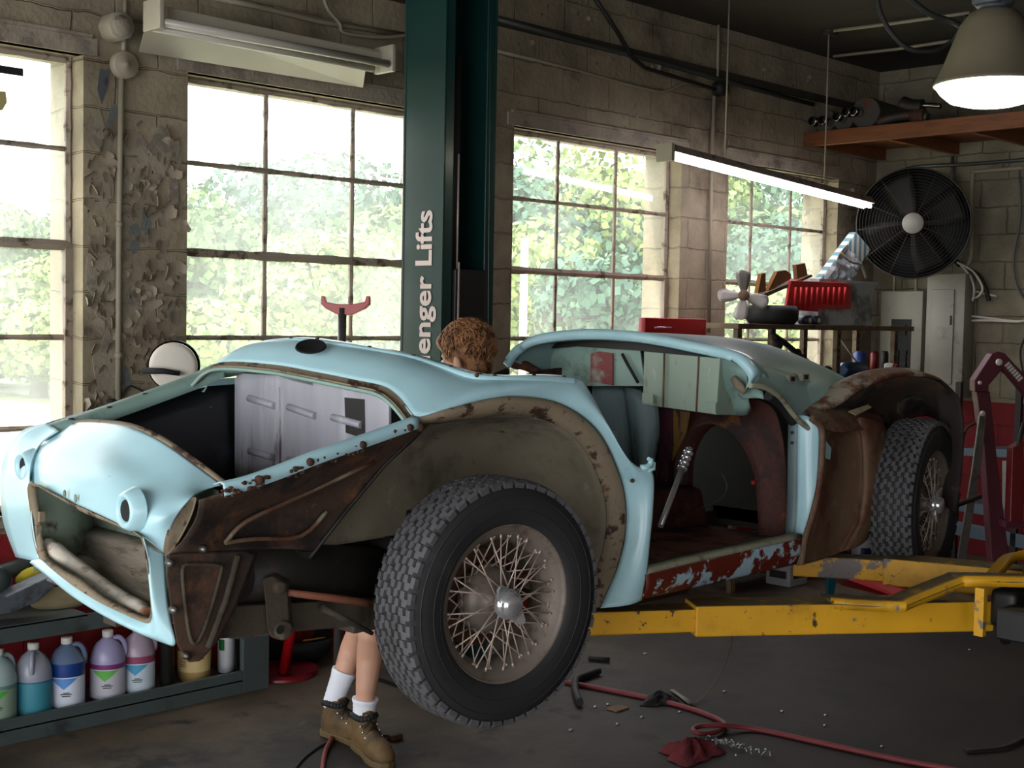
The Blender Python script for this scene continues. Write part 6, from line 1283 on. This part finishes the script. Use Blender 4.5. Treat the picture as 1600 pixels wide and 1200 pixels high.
# steel rack and benches behind the hoist
m_bluegrey = mat('blue grey steel', (92, 108, 118), .45, .3, tint=.15)
t = thing('steel_rack', 'blue-grey steel rack standing against the red wall behind the hoist', 'rack', (8.95, 4.2, 0))
def rk(x, y): return A(x, y, X=8.9)
MB().prism([rk(1500, 700), rk(1640, 704), rk(1640, 718), rk(1500, 712)], (.3, 0, 0)).build('top_shelf', m_bluegrey, t, bevel=.003)
MB().prism([rk(1494, 782), rk(1640, 805), rk(1640, 822), rk(1494, 798)], (.3, 0, 0)).build('middle_shelf', m_bluegrey, t, bevel=.003)
MB().prism([rk(1484, 812), rk(1640, 845), rk(1640, 866), rk(1484, 834)], (.02, 0, 0)).build('lower_beam', m_bluegrey, t, bevel=.003)
for x in (1490, 1584, 1640): p = rk(x, 800); MB().box((8.9, p.y-.02, 0), (8.94, p.y+.02, 1.35)).build('post', m_dark, t)
MB().prism([rk(1566, 720), rk(1584, 720), rk(1580, 795), rk(1566, 795)], (.02, 0, 0)).build('back_panel', m_panel, t)
one('chrome_can', MB().lathe([(0, 0), (.035, 0), (.035, .10), (0, .10)], 16, 'Z', rk(1535, 790)+Vector((.1, 0, .0))), m_steel, 'small bright can on the middle shelf of the blue-grey rack', 'can')
t = thing('wall_lamp_bracket', 'chrome and purple work lamp head beside the rear wheel hub', 'work lamp', hx(1487, 790, 5.6))
MB().tube([hx(1497, 768, 5.6), hx(1489, 772, 5.6), hx(1482, 785, 5.6), hx(1482, 795, 5.6)], [.022, .03, .026, .01], 14).build('lamp_head', mat('violet chrome', (150, 140, 190), .15, .9), t)
MB().tube([hx(1488, 792, 5.65), hx(1530, 776, 5.9)], .012, 8).build('handle', m_dark, t)
b = MB(); b.bbox((0, 0, 0), (.20, .20, .13), .004)
c = A(1228, 912, Z=0); t = thing('carton', 'small white printed carton on the floor behind the flaking sill', 'carton', (c.x, c.y, .0), radians(0))
MB().bbox((-.09, -.09, 0), (.12, .10, .14), .004).build('carton_body', mat('white carton', (140, 138, 140), .7), t, world=False)
MB().box((-.092, -.06, .05), (-.09, .07, .10)).build('carton_print', m_dark, t, world=False); MB().box((-.05, -.092, .05), (.09, -.09, .10)).build('carton_print', m_dark, t, world=False)
c = A(1347, 872, Z=0); t = thing('white_jug', 'small white plastic jug with dark label behind the rusty rear panel', 'jug', (c.x, c.y, 0))
MB().lathe([(0, 0), (.075, 0), (.08, .01), (.08, .12), (.06, .155), (.03, .18), (.03, .2), (0, .2)], 20, 'Z').build('jug_body', mat('white jug plastic', (190, 188, 200), .4), t, world=False)
MB().lathe([(.082, .04), (.082, .09)], 10, 'Z', a0=3.5, a1=4.6).build('jug_label', m_navy, t, world=False)
# floor jack under the car tail
c = A(1360, 930, Z=0); t = thing('floor_jack', 'low red floor jack on the ground behind the yellow arms', 'floor jack', (c.x, c.y, 0))
MB().prism([A(1312, 900, Z=.16), A(1332, 896, Z=.18), A(1425, 925, Z=.12), A(1415, 940, Z=.06), A(1315, 915, Z=.06)], (.08, .08, 0)).build('jack_frame', m_redp, t, bevel=.006)
MB().prism([A(1365, 905, Z=.14), A(1420, 912, Z=.14), A(1420, 930, Z=.05), A(1385, 915, Z=.05)], (.14, .14, 0)).build('jack_side', m_bluegrey, t)
c = A(1302, 935, Z=0); one('teal_post', MB().prism([A(1293, 940, Z=0), A(1302, 940, Z=0), A(1310, 880, Z=.3), A(1296, 880, Z=.3)], (.05, .05, 0)), mat('teal paint', (20, 96, 110), .5), 'teal upright foot of a stand behind the yellow lift arm', 'stand')
# ================================================================ outdoors
def struct2(o): o['kind'] = 'structure'; return o
m_ground = mat('bright outdoor ground', (186, 190, 150), .9, spots=[((226, 222, 204), .15, .45, .6), ((120, 150, 80), .6, .5, .65)], tint=.1)
struct2(MB().box((-60, WALL_OUT+.02, -.32), (140, 140, -.3)).build('ground', m_ground, loc=(0, 0, 0)))
m_hill = mat('wooded hillside', (96, 124, 70), .95, spots=[((60, 92, 60), .35, .46, .6), ((150, 166, 96), 1.1, .55, .68)], bump=(1.2, 1, 1.0), tint=.2)
rows = []
R = random.Random(5)
for i in range(6):
    t_ = i/5; rows.append([Vector((x, 58+26*t_, -.3+(11*(.42+.58*min(1, max(0, (x-20)/60)))+1.6*sin(x*.17)+1.1*sin(x*.41+1))*sin(t_*pi/2))) for x in range(-10, 150, 4)])
struct2(MB().grid(surf(rows, 1, 1)).build('hillside', m_hill, loc=(0, 0, 0)))
m_bark = mat('grey bark', (120, 108, 96), .9, tint=.2)
leafm = []
for nm, c1, c2 in (('leaf green', (92, 122, 72), (126, 150, 88)), ('leaf deep green', (62, 98, 80), (90, 124, 90)), ('leaf yellow green', (128, 148, 80), (158, 172, 100))):
    m_ = mat(nm, c1, .7, spots=[(c2, .8, .48, .6)], tint=.2); leafm.append(m_)
def foliage(c, rx, rz, n, seed, mt, parent, size=.20, lumps=9):
    rng = np.random.default_rng(seed)
    lc = rng.normal(0, 1, (lumps, 3)); lc /= np.linalg.norm(lc, axis=1)[:, None]; lc *= rng.uniform(.2, .72, (lumps, 1)); lr = rng.uniform(.30, .52, lumps)
    k = rng.integers(0, lumps, n); d = rng.normal(0, 1, (n, 3)); d /= np.linalg.norm(d, axis=1)[:, None]
    p = lc[k]+d*(lr[k]*rng.uniform(.72, 1.05, n)**.5)[:, None]; p *= np.array([rx, rx, rz]); p += np.array(c)
    nn = d+rng.normal(0, .55, (n, 3)); nn /= np.linalg.norm(nn, axis=1)[:, None]; a = np.cross(nn, rng.normal(0, 1, (n, 3))); a /= np.linalg.norm(a, axis=1)[:, None]; b_ = np.cross(nn, a)
    s = size*rng.uniform(.5, 1.3, (n, 1)); q = np.stack([p-a*s-b_*s*.5, p+a*s*.3-b_*s, p+a*s+b_*s*.4, p-a*s*.2+b_*s], 1).reshape(-1, 3)
    me = bpy.data.meshes.new('foliage'); me.from_pydata([tuple(v) for v in q], [], [(4*i, 4*i+1, 4*i+2, 4*i+3) for i in range(n)]); me.materials.append(mt); me.update()
    o = bpy.data.objects.new('foliage', me); COL.objects.link(o); o.parent = parent; o.matrix_parent_inverse = WM[parent].inverted(); return o
# px of crown centre, px of crown top, distance, crown radius, kind
TR = [(-60, 330, 34, 4.5, 0, 'pale leafy tree seen low in the far left window'), (60, 400, 30, 3.2, 2, 'low bright bush in the left window beside the peeling pier'), (330, 300, 36, 4.6, 0, 'tall pale tree behind the left panes of the big window'),
      (430, 235, 40, 5.2, 1, 'tree with the highest crown in the big left window'), (505, 330, 30, 3.0, 2, 'yellow-green bush low behind the red stand saddle'), (600, 300, 38, 4.4, 0, 'tree beside the left edge of the lift post'),
      (360, 440, 24, 1.8, 2, 'small bright shrub low in the big left window'), (720, 260, 40, 4.5, 1, 'tree hidden mostly behind the green lift post'), (815, 225, 38, 4.2, 1, 'dark green tree in the left panes of the middle window'),
      (880, 330, 26, 2.4, 2, 'yellow-green bush in the middle of the right-hand window'), (905, 205, 42, 4.8, 0, 'tall tree filling the middle panes of the middle window'), (985, 215, 40, 4.2, 2, 'sunny tree in the right panes of the middle window'),
      (965, 390, 24, 2.0, 1, 'low shrub right in the middle window above the red chest'), (1085, 220, 44, 4.6, 1, 'deep green tree behind the pier of the right windows'), (1150, 270, 40, 3.6, 0, 'tree behind the left pane of the small right window'), (1200, 230, 46, 4.8, 1, 'deep green tree at the right pane of the small right window'), (1145, 400, 22, 1.7, 2, 'sunny shrub low in the small right window'), (1260, 300, 38, 3.6, 1, 'dark tree at the far right edge of the right window')]
for i, (px, ptop, D_, r, kd, lab) in enumerate(TR):
    top_ = A(px, ptop, D=D_); H_ = top_.z+.3; rz = min(H_*.52, r*1.5); t = thing('leafy_tree', lab, 'tree', (top_.x, top_.y, -.3), 0, 'trees outside the windows')
    foliage((top_.x, top_.y, top_.z-rz*.92), r, rz, 12000 if r > 3 else 7000, 30+i, leafm[kd], t, .115 if D_ > 30 else .08, 14)
    MB().tube([(top_.x, top_.y, -.3), (top_.x+.1, top_.y, H_*.3), (top_.x-.1, top_.y+.1, H_*.7)], [.22, .16, .06], 8).build('trunk', m_bark, t)
    if r > 4: foliage((top_.x, top_.y, 1.0), r*1.0, 1.6, 4500, 90+i, leafm[(kd+1) % 3], t, .11, 10)
p = A(820, 372, D=20); one('white_pole', MB().tube([(p.x, p.y, -.3), (p.x, p.y, p.z)], .06, 10), m_white, 'thin white pole outdoors in the middle window', 'pole')
